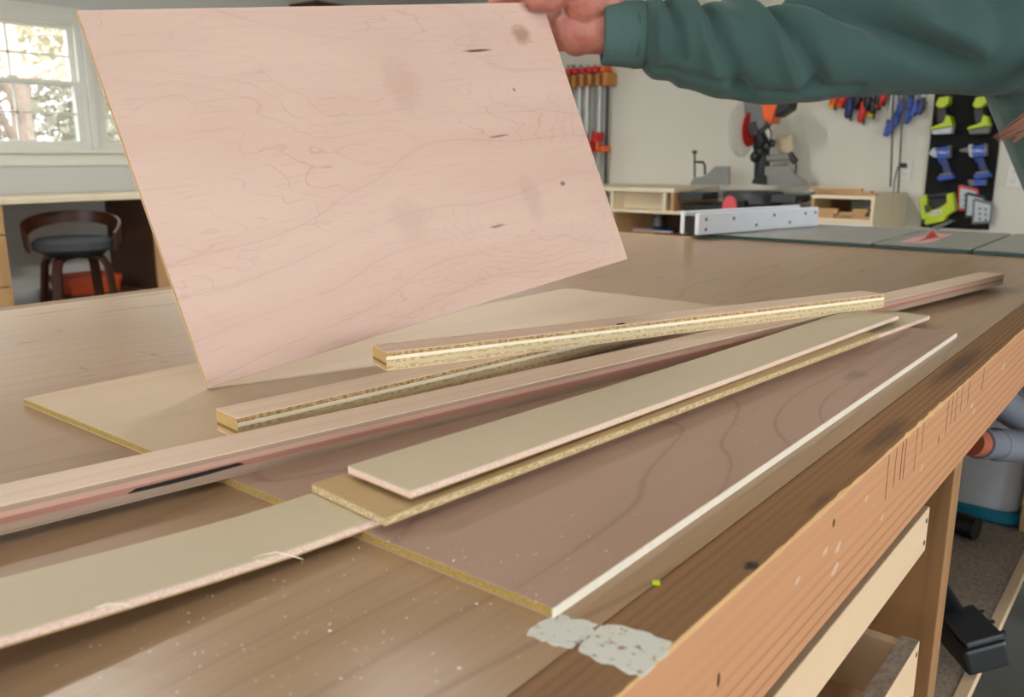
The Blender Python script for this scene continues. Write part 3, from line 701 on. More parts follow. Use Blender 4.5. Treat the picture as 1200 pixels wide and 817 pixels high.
# ------------------------------------------------------------------ mitre saw station along the back wall
SY = 5.1; zp = .765
ST = thing('tool_bench', 'pale plywood tool bench with open cubbies along the back wall', 'bench', (-3.9, SY, 0))
B(-4.6, -1.47, SY, WY - .02, zp - .02, zp).build('counter', 'light_ply', ST)
B(-4.6, -2.74, SY, WY - .02, .885, .912).build('wing_top', 'light_ply', ST, bevel=.002)
for x in (-4.55, -3.235, -2.825): B(x, x + .02, SY + .01, WY - .03, zp, .885).build('wing_divider', 'light_ply', ST)
B(-3.215, -2.825, SY + .16, SY + .175, zp, .885).build('wing_back', 'light_ply', ST)
B(-2.765, -2.745, SY + .01, WY - .03, zp, .885).build('wing_divider', 'tan_wood', ST)
# right cubby
B(-1.83, -1.47, SY, WY - .02, .879, .897).build('wing_top', 'light_ply', ST)
B(-1.83, -1.812, SY, WY - .02, zp, .879).build('wing_divider', 'tan_wood', ST)
B(-1.488, -1.47, SY, WY - .02, zp, .879).build('wing_divider', 'light_ply', ST)
B(-1.72, -1.60, WY - .05, WY - .04, zp + .02, .872).build('back_panel', 'off_white', ST)
B(-1.84, -1.47, SY + .01, WY - .02, .1, zp - .02).build('cabinet', 'light_ply', ST)
B(-1.83, -1.48, SY - .006, SY + .01, .5, zp - .03).build('drawer_front', 'off_white', ST, bevel=.002)
B(-4.6, -1.84, SY + .1, WY - .02, .54, .56).build('lower_shelf', 'light_ply', ST)
for x in (-4.58, -3.24, -2.2): B(x, x + .03, SY + .02, WY - .04, 0, zp - .02).build('support', 'tan_wood', ST)
B(-4.6, -1.84, WY - .04, WY - .021, 0, zp - .02).build('rear_board', 'dark_panel', ST)
# offcuts in and on the cubby
oc = [(-1.805, 5.13, zp + .001, .10, .03, .022, 0), (-1.80, 5.125, zp + .024, .12, .04, .03, .1), (-1.73, 5.15, zp + .001, .13, .05, .016, -.15), (-1.67, 5.12, zp + .018, .15, .05, .018, .08),
      (-1.60, 5.13, zp + .001, .10, .06, .016, .2), (-1.60, 5.14, zp + .037, .09, .05, .02, -.1)]
lab = ['lowest offcut at the left end of the right cubby', 'tan block resting on the left offcut in the right cubby', 'thin offcut lying mid cubby on the counter', 'wide offcut leaning across others in the right cubby', 'short offcut at the right end of the cubby', 'small top block at the right end of the cubby']
for (x, y, z, l, wd, h, a), lb in zip(oc, lab):
    tag(rotbox(MB(), (x + l / 2, y + wd / 2, z + h / 2), (l, wd, h), a * .3).build('wood_offcut', 'tan_wood', bevel=.001), lb, 'wood offcut', 'offcuts in the right cubby')
for i, (x, y, l, a, z) in enumerate(((-1.66, 5.2, .34, -.05, .8975), (-1.68, 5.19, .33, .03, .9105), (-1.72, 5.18, .30, .1, .9235))):
    tag(rotbox(MB(), (x, y, z + .006), (l, .04, .012), a, .0).build('offcut_stick', 'tan_wood'), ['lowest thin slat lying on top of the right cubby', 'middle thin slat lying on top of the right cubby', 'topmost thin slat lying on top of the right cubby'][i], 'wood slat', 'slats on the right cubby')
# clutter on the lower shelf, left of the fence
zl = .561
q = onY(768, 279, 5.5); tag(B(q.x - .07, q.x + .10, 5.42, 5.58, zl, zl + .055).build('storage_box', 'blue', bevel=.006), 'blue plastic box on the low shelf left of the white fence', 'box')
q = onY(759, 270, 5.52); jr = thing('glass_jar', 'clear glass jar standing on the low shelf behind the blue box', 'jar', (q.x, 5.66, zl))
MB().lathe((q.x, 5.66, zl), [(.035, 0), (.042, .01), (.042, .09), (.03, .105), (.03, .12)], 18).build('body', 'jar_glass', jr, smooth=True)
MB().lathe((q.x, 5.66, zl + .12), [(.034, 0), (.034, .02), (.001, .021)], 18).build('lid', 'mid_grey', jr, smooth=True)
for i, (px, py, l, m, lb) in enumerate(((752, 276, .28, 'tan_wood', 'reddish flat offcut poking out beside the blue box'), (765, 272, .3, 'light_ply', 'pale slat lying across the blue box'), (745, 279, .22, 'pink_insert', 'pink flat stick at the left of the clutter'))):
    q = onY(px, py, 5.35); tag(rotbox(MB(), (q.x, 5.33 + .02 * i, .5615 + .03 + .012 * i), (l, .05, .01), .15 * (i - 1)).build('flat_stick', m), lb, 'stick')
tag(B(-3.06, -2.66, 5.31, 5.42, .561, .586).build('stick_riser', 'tan_wood'), 'low tan block under the sticks on the low shelf', 'block')
q = onY(727, 276, 5.4); tag(B(q.x - .02, q.x + .035, 5.36, 5.42, zl, zl + .10).build('marker_box', 'blue', bevel=.004), 'small bright blue box at the board edge on the low shelf', 'box')
# red push pad hanging behind the fence
q = onY(855, 240, 5.0); pp = thing('push_pad', 'rounded pinkish red push pad standing behind the white fence', 'push pad', (q.x, 4.98, zp))
tag(B(-2.5, -2.1, 4.9, 5.095, zp - .02, zp - .0005).build('counter_ledge', 'light_ply', ST), None)
MB().lathe((q.x, 5.0, zp + .06), [(.0005, -.012), (.042, -.01), (.048, 0), (.042, .01), (.0005, .012)], 26, 'y', 1, 1.2).build('pad', 'soft_red', pp, smooth=True)
B(q.x - .03, q.x + .03, 4.985, 5.015, zp + .001, zp + .015).build('foot', 'soft_red', pp, bevel=.003)

# mitre saw
MY = 5.32
def my(px, py, dy=0): return onY(px, py, MY + dy)
sx0 = my(812, 220).x; sx1 = my(947, 220).x; mx = (sx0 + sx1) / 2; zf = my(880, 224).z
MS = thing('mitre_saw', 'orange and black mitre saw with clear blade guard on the tool bench', 'mitre saw', (mx, MY, zp))
B(sx0 + .02, sx1 - .02, MY - .19, MY + .25, zp, zp + .05).build('base', 'black_plastic', MS, bevel=.012)
MB().lathe((mx + .03, MY + .02, zp + .05), [(.18, 0), (.19, .01), (.19, zf - zp - .062), (.18, zf - zp - .05)], 40).build('turntable', 'dark_grey', MS, smooth=True)
MB().box(mx - .02, mx + .08, MY - .22, MY - .08, zp + .03, zp + .085).build('mitre_handle', 'black_plastic', MS, bevel=.012)
B(sx0, sx1, MY + .06, MY + .15, zf - .05, zf - .002).build('table', 'cast_alu', MS, bevel=.004)
for xa, xb in ((sx0 - .005, sx0 + .16), (sx1 - .16, sx1 - .005)): B(xa, xb, MY - .18, MY + .05, zf - .06, zf - .012).build('table_wing', 'dark_grey', MS, bevel=.006)
def poly(pts, dy, depth, nm, m, parent, bev=.002, smooth=False):
    return MB().prism([my(px, py, dy) for px, py in pts], (0, depth, 0)).build(nm, m, parent, bevel=bev)
poly([(808, 217), (854, 217), (854, 195), (838, 195), (826, 206), (812, 209)], .06, .025, 'left_fence', 'cast_alu', MS)
poly([(895, 217), (945, 217), (944, 213), (932, 205), (925, 195), (896, 195)], .06, .025, 'right_fence', 'cast_alu', MS)
poly([(880, 215), (896, 217), (896, 206), (889, 205), (882, 210)], .02, .08, 'column_foot', 'black_plastic', MS, .006)
bc = my(872, 152, -.02); br_ = .172
MB().lathe((bc.x + .035, bc.y, bc.z), [(.02, -.003), (br_ * .62, -.002), (br_ * .62, .002), (.02, .003)], 40, 'x').build('saw_blade', 'blade_red', MS)
gd = MB().lathe((bc.x - .02, bc.y, bc.z), [(br_ * .2, -.014), (br_ * .9, -.014), (br_, 0), (br_, .02), (br_ * .9, .034), (br_ * .2, .034)], 44, 'x').build('blade_guard', 'clear_guard', MS, smooth=True)
poly([(870, 112), (884, 108), (896, 120), (897, 146), (882, 158), (874, 150)], -.02, .12, 'gearbox', 'mid_grey', MS, .008)
poly([(890, 112), (898, 104), (916, 108), (902, 146), (894, 140)], -.06, .16, 'motor_housing', 'orange', MS, .012)
poly([(905, 124), (921, 112), (926, 116), (924, 128), (908, 138)], -.05, .14, 'motor_cap', 'black_plastic', MS, .01)
poly([(874, 146), (884, 142), (888, 158), (880, 160)], -.04, .06, 'lower_arm_link', 'dark_grey', MS, .004)
MB().tube([my(884, 148, .08), my(892, 168, .12), my(893, 190, .14), my(893, 215, .14)], [.042, .054, .05, .052], 14).build('arm', 'black_plastic', MS, smooth=True)
for px, py, s in ((884, 184, .03), (898, 172, .03), (905, 168, .022), (890, 178, .03)):
    c = my(px, py, .06); MB().sphere(c, (s, s * .8, s * 1.2)).build('pivot_lug', 'black_plastic', MS, smooth=True)
MB().cyl(my(898, 186, .10), my(930, 184, .16), .022, n=14).build('slide_rail', 'cast_alu', MS, smooth=True)
MB().cyl(my(904, 195, .10), my(924, 193, .16), .014, n=12).build('slide_rail', 'mid_grey', MS, smooth=True)
MB().cyl(my(925, 180, .15), my(932, 190, .15), .022, n=14).build('rail_end', 'dark_grey', MS, smooth=True)
MB().tube([my(900, 147, .05), my(904, 155, .06), my(903, 165, .07), my(906, 172, .08)], .006, 8).build('cable', 'black_plastic', MS, smooth=True)
MB().tube([my(931, 187, .16), my(933, 195, .16), my(932, 206, .14)], .006, 8).build('cable', 'black_plastic', MS, smooth=True)
MB().hexa([my(908, 160, .2), my(930, 154, .2), my(930, 154, .3), my(908, 160, .3), my(912, 180, .2), my(930, 184, .2), my(930, 184, .3), my(912, 180, .3)]).build('dust_bag', 'dust_bag_cloth', MS, bevel=.02, seg=4, smooth=True)
hc = MB().tube([my(814, 178, .05), my(814, 208, .05)], .007, 8).tube([my(814, 190, .05), my(824, 190, .05), my(826, 194, .05), my(826, 205, .05)], .008, 8)
hc = hc.build('hold_down', 'black_plastic', MS, smooth=True)
MB().lathe(my(814, 178, .05), [(.012, -.012), (.018, -.004), (.018, .006), (.008, .01)], 14).build('knob', 'black_plastic', hc, smooth=True)

# ------------------------------------------------------------------ back wall: clamps, tools, sockets
def wp(px, py, dy=0): return onY(px, py, WY - dy)
# clamp rack with slotted teeth
a = wp(640, 92, .03); b = wp(722, 96, .03)
RK = thing('clamp_rack', 'orange wooden clamp rack with slanted teeth on the back wall', 'rack', (a.x, WY, a.z))
z0 = wp(700, 102, .03).z; z1 = wp(700, 88, .03).z
B(a.x, b.x - .01, WY - .03, WY - .001, z0, z1).build('back_board', 'rack_wood', RK)
nT = 9; step = (b.x - a.x) / nT
for i in range(nT):
    x = a.x + step * (i + .55); B(x, x + step * .42, WY - .15, WY - .03, z0, z1).build('tooth', 'rack_wood', RK, bevel=.003)
B(b.x - step * .55, b.x, WY - .16, WY - .0305, z0 - .005, z1 + .005).build('end_block', 'rack_wood', RK, bevel=.003)
ds = MB().box(a.x, b.x - .1, WY - .12, WY - .001, z1 + .21, z1 + .235).build('wall_shelf', 'tan_wood'); tag(ds, 'short narrow wooden shelf above the clamp rack', 'shelf')
CL = [(666, 'steel', 205, 'yellow', None), (672, 'mid_grey', 200, 'red', None), (680, 'steel', 214, 'red', None), (689, 'steel', 214, 'red', (162, 184)), (697, 'cast_alu', 214, 'red', (158, 178)), (704, 'steel', 216, 'red', (155, 166)), (712.5, 'dark_grey', 219, 'orange', (171, 178))]
names = ['with a yellow jaw, leftmost at the board edge', 'second from the board edge with grey bar', 'third from the board edge with a bare steel bar', 'with a low red jaw hidden partly by the board', 'with a pale bar and low red jaw', 'with a wide red jaw, second from the right end', 'with dark bar and orange handle at the right end']
for (px, bm_, yb, jm, low), lb in zip(CL, names):
    c0 = wp(px, 84, .09); c1 = wp(px, yb, .09); x = c0.x
    t = thing('bar_clamp', 'rack bar clamp ' + lb, 'clamp', (x, WY - .09, c1.z), 0, 'bar clamps in the orange rack')
    B(x - .012, x + .012, WY - .096, WY - .084, c1.z, c0.z + .05).build('bar', bm_, t)
    B(x - .024, x + .02, WY - .17, WY - .06, z1 + .008, z1 + .05).build('fixed_jaw', jm, t, bevel=.006)
    if low:
        za, zb_ = wp(px, low[1], .1).z, wp(px, low[0], .1).z
        o = B(x - .022, x + .03, WY - .18, WY - .07, za, zb_).build('sliding_jaw', jm, t, bevel=.006)
        MB().cyl((x - .01, WY - .20, za + .01), (x - .01, WY - .20, zb_ + .03), .012, n=10).build('screw_handle', 'cast_alu' if jm == 'red' else 'orange', o, smooth=True)
# small clamps group
SC = [(978, 118, 'orange', 'yellow', 14), (988, 118, 'red', 'orange', 12), (997, 126, 'deep_blue', 'deep_blue', 20), (1006, 118, 'black_plastic', 'black_plastic', 14), (1012, 132, 'red', 'red', 18), (1018, 120, 'black_plastic', 'black_plastic', 16), (1024, 127, 'black_plastic', 'yellow', 16), (1030, 118, 'black_plastic', 'orange', 14), (1036, 116, 'red', 'red', 10)]
SL = ['yellow tipped orange clamp at the left end of the hanging row', 'short red clamp second in the hanging row', 'dark blue clamp with a long jaw in the hanging row', 'small black clamp beside the dark blue one', 'red handled clamp hanging lowest among the black ones', 'black clamp right of the red handle', 'black clamp with a yellow tip in the hanging row', 'black clamp with an orange tip in the hanging row', 'short red clamp at the right end of the hanging row']
for (px, py, m1, m2, hh), lb in zip(SC, SL):
    c = wp(px, py, .05); k_ = 5.2e-3; t = thing('small_clamp', lb, 'clamp', (c.x, WY - .05, c.z - hh * k_ / 2), 0, 'small clamps hanging on the wall')
    B(c.x - .006, c.x + .006, WY - .04, WY - .03, c.z - hh * k_ * .8, c.z + .09).build('bar', 'dark_grey', t)
    MB().tube([(c.x, WY - .07, c.z + .06), (c.x + .004, WY - .08, c.z), (c.x - .01, WY - .075, c.z - hh * k_ / 2)], [.02, .026, .018], 10).build('jaw', m1, t, smooth=True)
    MB().sphere((c.x - .008, WY - .08, c.z - hh * k_ / 2 + .01), (.02, .016, .028)).build('grip', m2, t, smooth=True)
QC = [(1041, 150, 'blue'), (1046, 146, 'blue'), (1050, 140, 'blue'), (1055, 126, 'blue'), (1065, 135, 'blue'), (1067, 120, 'blue'), (1073, 126, 'blue'), (1080, 124, 'deep_blue')]
QL = ['lowest blue quick clamp left of the long bars', 'blue quick clamp just above the lowest one', 'blue quick clamp touching the left long bar', 'blue quick clamp high between the two long bars', 'narrow pale blue clamp right of the long bars', 'blue clamp tucked under the sleeve right of the long bars', 'short blue clamp left of the dark blue one', 'dark blue short clamp beside the black tool board']
for (px, py, m1), lb in zip(QC, QL):
    c = wp(px, py, .05); t = thing('quick_clamp', lb, 'clamp', (c.x, WY - .05, c.z - .05), 0, 'blue quick clamps on the wall')
    B(c.x - .004, c.x + .004, WY - .04, WY - .03, c.z - .01, max(c.z + .06, 1.50)).build('bar', 'steel', t)
    MB().prism([(c.x + .016, WY - .08, c.z + .05), (c.x - .008, WY - .08, c.z + .045), (c.x - .022, WY - .08, c.z - .05), (c.x - .002, WY - .08, c.z - .055), (c.x + .018, WY - .08, c.z - .02)], (0, .045, 0)).build('handle', m1, t, bevel=.006)
    MB().sphere((c.x, WY - .085, c.z + .04), (.01, .008, .012), 8, 6).build('pad', 'mid_grey', t)
for (px, yt, px2, yb), lb in zip(((1047.5, 118, 1043.5, 219), (1059, 118, 1052.5, 226)), ('left long dark bar clamp hanging beside the wall socket', 'right long dark bar clamp hanging in front of the wall socket')):
    c0 = wp(px, yt - 10, .14); c1 = wp(px2, yb, .14); t = thing('long_bar_clamp', lb, 'clamp', (c1.x, c1.y, c1.z), 0, 'long bar clamps beside the socket')
    MB().bar(c0, c1, .008, .012, (0, 1, 0)).build('bar', 'dark_grey', t)
    B(c0.x - .03, c0.x + .02, WY - .19, WY - .11, c0.z - .01, c0.z + .05).build('head', 'deep_blue', t, bevel=.005)
def outlet(px, py, lb, plug):
    c = wp(px, py); t = thing('wall_socket', lb, 'socket', (c.x, WY, c.z - .06))
    B(c.x - .038, c.x + .038, WY - .007, WY - .0005, c.z - .06, c.z + .06).build('cover_plate', 'off_white', t, bevel=.003)
    for dz in (-.028, .028):
        f_ = MB().lathe((c.x, WY - .0075, c.z + dz), [(.001, -.0015), (.016, -.0015), (.017, .001)], 18, 'y').build('receptacle', 'off_white', t, smooth=True)
        for dx in (-.006, .006): B(c.x + dx - .0012, c.x + dx + .0012, WY - .0095, WY - .0088, c.z + dz - .004, c.z + dz + .006).build('slot', 'dark_void', f_)
    if plug:
        o = MB().box(c.x - .022, c.x + .01, WY - .045, WY - .0098, c.z + .012, c.z + .042).build('plug', 'black_plastic', t, bevel=.006)
        MB().tube([(c.x - .008, WY - .04, c.z + .027), (c.x - .03, WY - .06, c.z + .02), (c.x - .045, WY - .05, c.z - .06), (c.x - .05, WY - .03, c.z - .2)], .004, 8).build('cord', 'black_plastic', o, smooth=True)
outlet(1061, 199, 'white wall socket with a black plug between the long clamps and tool board', True)
outlet(1188, 207, 'white wall socket without a plug right of the black tool board', False)

# black tool board with hung tools
c0 = wp(1091, 98, .0); c1 = wp(1168, 270, .0)
bx0_, bx1_, bz0, bz1 = wp(1089, 180).x, wp(1170, 180).x, c1.z, c0.z
tag(B(bx0_, bx1_, WY - .02, WY - .0005, bz0, bz1).build('tool_board', 'tool_board', bevel=.003), 'tall black tool board on the back wall with cordless tools hung on it', 'tool board')
TY = WY - .021
def tp(px, py, o=0): p = onY(px, py, TY); return Vector((p.x, TY - o, p.z))
def plate(pts, o0, o1, nm, m, par, bev=.006):
    return MB().prism([tp(px, py, o0) for px, py in pts], (0, -(o1 - o0), 0)).build(nm, m, par, bevel=bev)
def words(txt, px, py, h, o, m, par, tilt=0):
    cu = bpy.data.curves.new('lettering', 'FONT'); cu.body = txt; cu.size = h; cu.align_x = 'CENTER'; cu.align_y = 'CENTER'; cu.extrude = .0008
    tmp = bpy.data.objects.new('lettering_tmp', cu); C.objects.link(tmp)
    me = bpy.data.meshes.new_from_object(tmp.evaluated_get(bpy.context.evaluated_depsgraph_get())); bpy.data.objects.remove(tmp)
    ob = bpy.data.objects.new('lettering', me); C.objects.link(ob); me.materials.clear(); me.materials.append(M[m])
    ob.parent = par; p = tp(px, py, o); ob.location = p - OFF[par.name]; ob.rotation_euler = (R(90), tilt, 0); OFF[ob.name] = p; return ob
for x, lb in ((1107, 'left green and black cordless sander at the top of the tool board'), (1150, 'right green and black cordless sander near the top of the tool board')):
    t = thing('cordless_sander', lb, 'power tool', tp(x, 158)); g = x - 1107
    plate([(1100 + g, 124), (1104 + g, 115), (1117 + g, 113), (1116 + g, 122), (1110 + g, 127), (1104 + g, 128)], .01, .09, 'head', 'lime', t)
    plate([(1101 + g, 128), (1112 + g, 127), (1114 + g, 140), (1108 + g, 146), (1102 + g, 144)], .015, .08, 'grip', 'black_plastic', t)
    plate([(1094 + g, 150), (1110 + g, 144), (1113 + g, 135), (1118 + g, 137), (1121 + g, 148), (1095 + g, 153)], .01, .10, 'body', 'lime', t)
    plate([(1095 + g, 153.5), (1121 + g, 148.5), (1118 + g, 157), (1097 + g, 158)], .015, .09, 'sanding_foot', 'grey_plate' if g == 0 else 'mid_grey', t)
for i, (x, dy, lb) in enumerate(((1107, 0, 'left blue impact driver in the middle of the tool board'), (1149, -2, 'right blue drill with a spare battery below in the tool board middle'))):
    g = x - 1107; t = thing('cordless_drill', lb, 'power tool', tp(x, 211))
    plate([(1099 + g, 174 + dy), (1115 + g, 171 + dy), (1115.5 + g, 185 + dy), (1102 + g, 187 + dy)], .01, .075, 'motor_body', 'blue', t)
    plate([(1113 + g, 170 + dy), (1117 + g, 171 + dy), (1117 + g, 185 + dy), (1113 + g, 186 + dy)], .01, .07, 'rear_cap', 'mid_grey', t)
    if i == 0: plate([(1091 + g, 180), (1095 + g, 174), (1100 + g, 173), (1101 + g, 185), (1096 + g, 184)], .02, .06, 'nose', 'grey_plate', t)
    else:
        plate([(1084 + g, 177 + dy), (1099 + g, 173 + dy), (1100 + g, 182 + dy), (1085 + g, 180 + dy)], .025, .055, 'chuck', 'mid_grey', t)
        plate([(1095 + g, 172 + dy), (1100 + g, 171 + dy), (1101 + g, 187 + dy), (1096 + g, 185 + dy)], .015, .065, 'collar', 'grey_plate', t)
    plate([(1104 + g, 186 + dy), (1112 + g, 184 + dy), (1118 + g, 202 + dy), (1108 + g, 203 + dy)], .02, .06, 'grip', 'deep_blue', t)
    plate([(1101 + g, 187 + dy), (1105 + g, 186.5 + dy), (1106.5 + g, 194 + dy), (1103.5 + g, 192 + dy)], .025, .055, 'trigger', 'blue', t)
    plate([(1103 + g, 204 + dy), (1117 + g, 201 + dy), (1120 + g, 204 + dy), (1105 + g, 207.5 + dy)], .01, .075, 'battery_mount', 'mid_grey', t)
    plate([(1101 + g, 206.5 + dy), (1121 + g, 204 + dy), (1122 + g, 209 + dy), (1103 + g, 212 + dy)], .01, .08, 'battery', 'blue', t)
    words('KOBALT', 1107.5 + g, 179 + dy, .022, .0758, 'white_plastic', t)
t = thing('battery_pack', 'grey and blue spare battery under the right blue drill', 'battery', tp(1148, 219))
plate([(1136, 210.5), (1158, 209.5), (1158, 217), (1138, 218)], .01, .06, 'case', 'mid_grey', t); plate([(1144, 211), (1157.5, 210), (1157.5, 216.5), (1144, 217.5)], .0601, .064, 'label_band', 'blue', t, .001)
# green jigsaw
t = thing('jigsaw', 'lime green cordless jigsaw at the bottom left of the tool board', 'power tool', tp(1100, 268))
jb = plate([(1081, 234), (1086, 228), (1090, 227), (1090, 240), (1094, 246), (1104, 243), (1113, 237), (1112, 227), (1119, 225), (1122, 247), (1113, 252), (1111, 258), (1090, 263), (1085, 261), (1083, 250)], .005, .08, 'body', 'lime', t)
plate([(1086, 228), (1098, 226), (1112, 225), (1112, 230), (1098, 231), (1090, 232)], .01, .07, 'handle', 'black_plastic', t)
plate([(1090, 232), (1098, 231), (1112, 230), (1113, 237), (1104, 243), (1094, 246), (1090, 240)], .006, .03, 'recess', 'black_plastic', t, .003)
plate([(1087, 240), (1092, 240), (1094, 247), (1089, 249)], .08, .086, 'switch', 'dark_grey', jb, .001)
plate([(1084, 256), (1088, 256), (1088, 261), (1085, 261)], .08, .086, 'vent', 'dark_grey', jb, .001)
plate([(1094, 248), (1106.5, 244.5), (1107, 249), (1095, 252.5)], .0802, .083, 'badge', 'white_plastic', jb, .0005)
words('RYOBI', 1100.5, 248.6, .018, .0838, 'black_plastic', jb, R(-14))
plate([(1093, 266), (1118, 257), (1122, 258), (1100, 268)], .01, .08, 'sole_plate', 'mid_grey', t, .002)
plate([(1116, 226), (1120, 225), (1123, 246), (1119, 248)], .0, .085, 'battery', 'lime', t)
# bit plates
for i, (dx, dy, m, lb) in enumerate(((0, 0, 'soft_red', 'red rimmed blade pack, rearmost of three on the tool board'), (9, 8.5, 'dark_grey', 'dark rimmed blade pack in the middle of the three'), (18, 15.5, 'mid_grey', 'grey rimmed blade pack in front of the other two'))):
    t = thing('blade_pack', lb, 'blade pack', tp(1133 + dx, 248 + dy))
    o0 = .002 + i * .012
    plate([(1123.5 + dx, 218 + dy), (1126 + dx, 216.5 + dy), (1145 + dx, 221 + dy), (1147 + dx, 224 + dy), (1145 + dx, 246 + dy), (1122 + dx, 247 + dy)], o0, o0 + .006, 'rim', m, t, .002)
    plate([(1126 + dx, 220 + dy), (1144 + dx, 224.5 + dy), (1142.5 + dx, 243 + dy), (1124.5 + dx, 244 + dy)], o0 + .0061, o0 + .008, 'window', 'grey_plate', t, .001)
    if i != 1:
        for r_ in range(3):
            for c_ in range(2):
                x = 1130 + dx + c_ * 7; y = 227 + dy + r_ * 6 + c_; plate([(x, y), (x + 3, y + .5), (x + 3, y + 3.3), (x, y + 3)], o0 + .0081, o0 + .009, 'blade', 'mid_grey', t, 0)

# dark shelf high in the corner
zsf = onX(365, 8, WX + .25).z; ysf = onX(365, 6, WX + .25).y
tag(MB().box(WX + .001, WX + .3, ysf, WY - .001, zsf, zsf + .04).box(WX + .3, onY(606, 3, WY - .2).x, WY - .3, WY - .001, zsf, zsf + .04).build('corner_shelf', 'dark_panel'), 'dark wooden shelf high in the room corner behind the held board', 'shelf')

# ------------------------------------------------------------------ window side: desk, cabinet, stool, bin
DX = -4.72; dz = .91
DK = thing('desk', 'counter height desk with pale top under the windows', 'desk', (-5.0, 2.2, 0))
B(WX + .001, DX, 1.0, 4.4, dz - .028, dz).build('top', 'light_ply', DK, bevel=.003)
ye = onX(128, 270, WX + .1).y
yp = onX(183, 290, DX).y
B(WX + .02, DX - .02, yp - .0, yp + .02, 0, dz - .0285).build('side_panel', 'dark_panel', DK)
B(DX - .02, DX - .002, yp - .004, yp + .10, 0, dz - .0285).build('face_frame', 'tan_wood', DK)
B(WX + .02, DX - .03, yp + .4, yp + .42, 0, dz - .0285).build('side_panel', 'dark_panel', DK)
CB = thing('drawer_cabinet', 'tan drawer cabinet under the desk at the left edge of the photo', 'cabinet', (-5.0, 1.5, 0))
yc = onX(8, 280, DX).y
B(WX + .02, DX - .03, 1.05, yc - .01, 0, dz - .0285).build('body', 'tan_wood', CB)
zc = [onX(4, y, DX).z for y in (236, 276, 337)] + [.1]
for za, zb_ in zip(zc, zc[1:]):
    d_ = B(DX - .028, DX - .008, 1.06, yc, max(zb_ + .004, .1), min(za - .004, dz - .033)).build('drawer', 'tan_wood', CB, bevel=.002)
sc = onX(88, 300, -4.62); sx, sy, sz = -4.62, sc.y, .655
SO = thing('stool', 'walnut bentwood counter stool with grey cushion and low curved back', 'stool', (sx, sy, 0))
MB().lathe((sx, sy, sz - .02), [(.17, 0), (.195, .015), (.195, .05), (.17, .068), (.001, .074)], 32).build('cushion', 'seat_grey', SO, smooth=True)
MB().lathe((sx, sy, sz - .045), [(.14, 0), (.16, .024)], 28).build('seat_base', 'black_plastic', SO, smooth=True)
bk = MB(); rg = []
for i in range(41):
    u = -1 + 2 * i / 40; ph = R(152) + u * R(118); rr = .225
    lift_ = .115 * (1 - abs(u) ** 2.2); hh = .062 + .03 * abs(u) ** 2
    zc_ = sz + .03 + lift_
    rg.append([bk.bm.verts.new((sx + (rr + o_) * math.cos(ph), sy + (rr + o_) * math.sin(ph), zc_ + s_ * hh / 2)) for o_, s_ in ((-.008, -1), (.008, -1), (.012, 1), (-.004, 1))])
for a_, b_ in zip(rg, rg[1:]):
    for q_ in range(4): bk._f([a_[q_], a_[(q_ + 1) % 4], b_[(q_ + 1) % 4], b_[q_]])
bk._f(rg[0]); bk._f(rg[-1]); bk.build('backrest', 'walnut', SO, smooth=True)
for a_ in (35, 125, 215, 305):
    c_, s_ = math.cos(R(a_)), math.sin(R(a_)); rg = []; lg = MB(); path = [(.03, sz - .05), (.11, sz - .05), (.15, sz - .06), (.172, sz - .095), (.18, sz - .15), (.205, .3), (.23, 0)]
    for (r_, z_), (dr, dz_) in zip(path, ((0, 1), (0, 1), (.4, .9), (.9, .4), (1, .05), (1, .05), (1, .05))):
        t_ = .009; rg.append([lg.bm.verts.new((sx + (r_ + e_ * dr * t_) * c_ - w_ * s_ * .024, sy + (r_ + e_ * dr * t_) * s_ + w_ * c_ * .024, z_ + e_ * dz_ * t_)) for e_, w_ in ((-1, -1), (1, -1), (1, 1), (-1, 1))])
    for a2_, b2_ in zip(rg, rg[1:]):
        for q_ in range(4): lg._f([a2_[q_], a2_[(q_ + 1) % 4], b2_[(q_ + 1) % 4], b2_[q_]])
    lg._f(rg[0]); lg._f(rg[-1]); lg.build('leg', 'walnut', SO, smooth=True)
bn = onX(130, 335, -5.0); bz = .35
FS = tag(B(-5.25, -4.85, bn.y - .30, yp - .004, 0, bz).build('floor_box', 'dark_panel', bevel=.004), 'dark brown low box under the desk carrying the orange bin', 'box')
OB = thing('orange_bin', 'orange plastic bin on the low box under the desk behind the stool', 'bin', (-5.03, bn.y - .12, bz))
zo = onX(130, 322, -4.9).z
rrect(MB(), -5.03, bn.y - .13, .13, .14, .02, bz + .0005, zo - .035, 1.06).build('tub', 'bin_orange', OB, smooth=True)
rrect(MB(), -5.03, bn.y - .13, .142, .155, .02, zo - .035, zo).build('rim', 'bin_orange', OB, smooth=True)

# ------------------------------------------------------------------ person reaching in from the right
PE = thing('person', 'person in a dark green sweatshirt reaching across to hold the board', 'person', (.04, 1.62, 0))
def D(px, py, k): return dep(px, py, k)
wr = D(712, 37, 1.172); sh = D(1175, 40, 1.12)
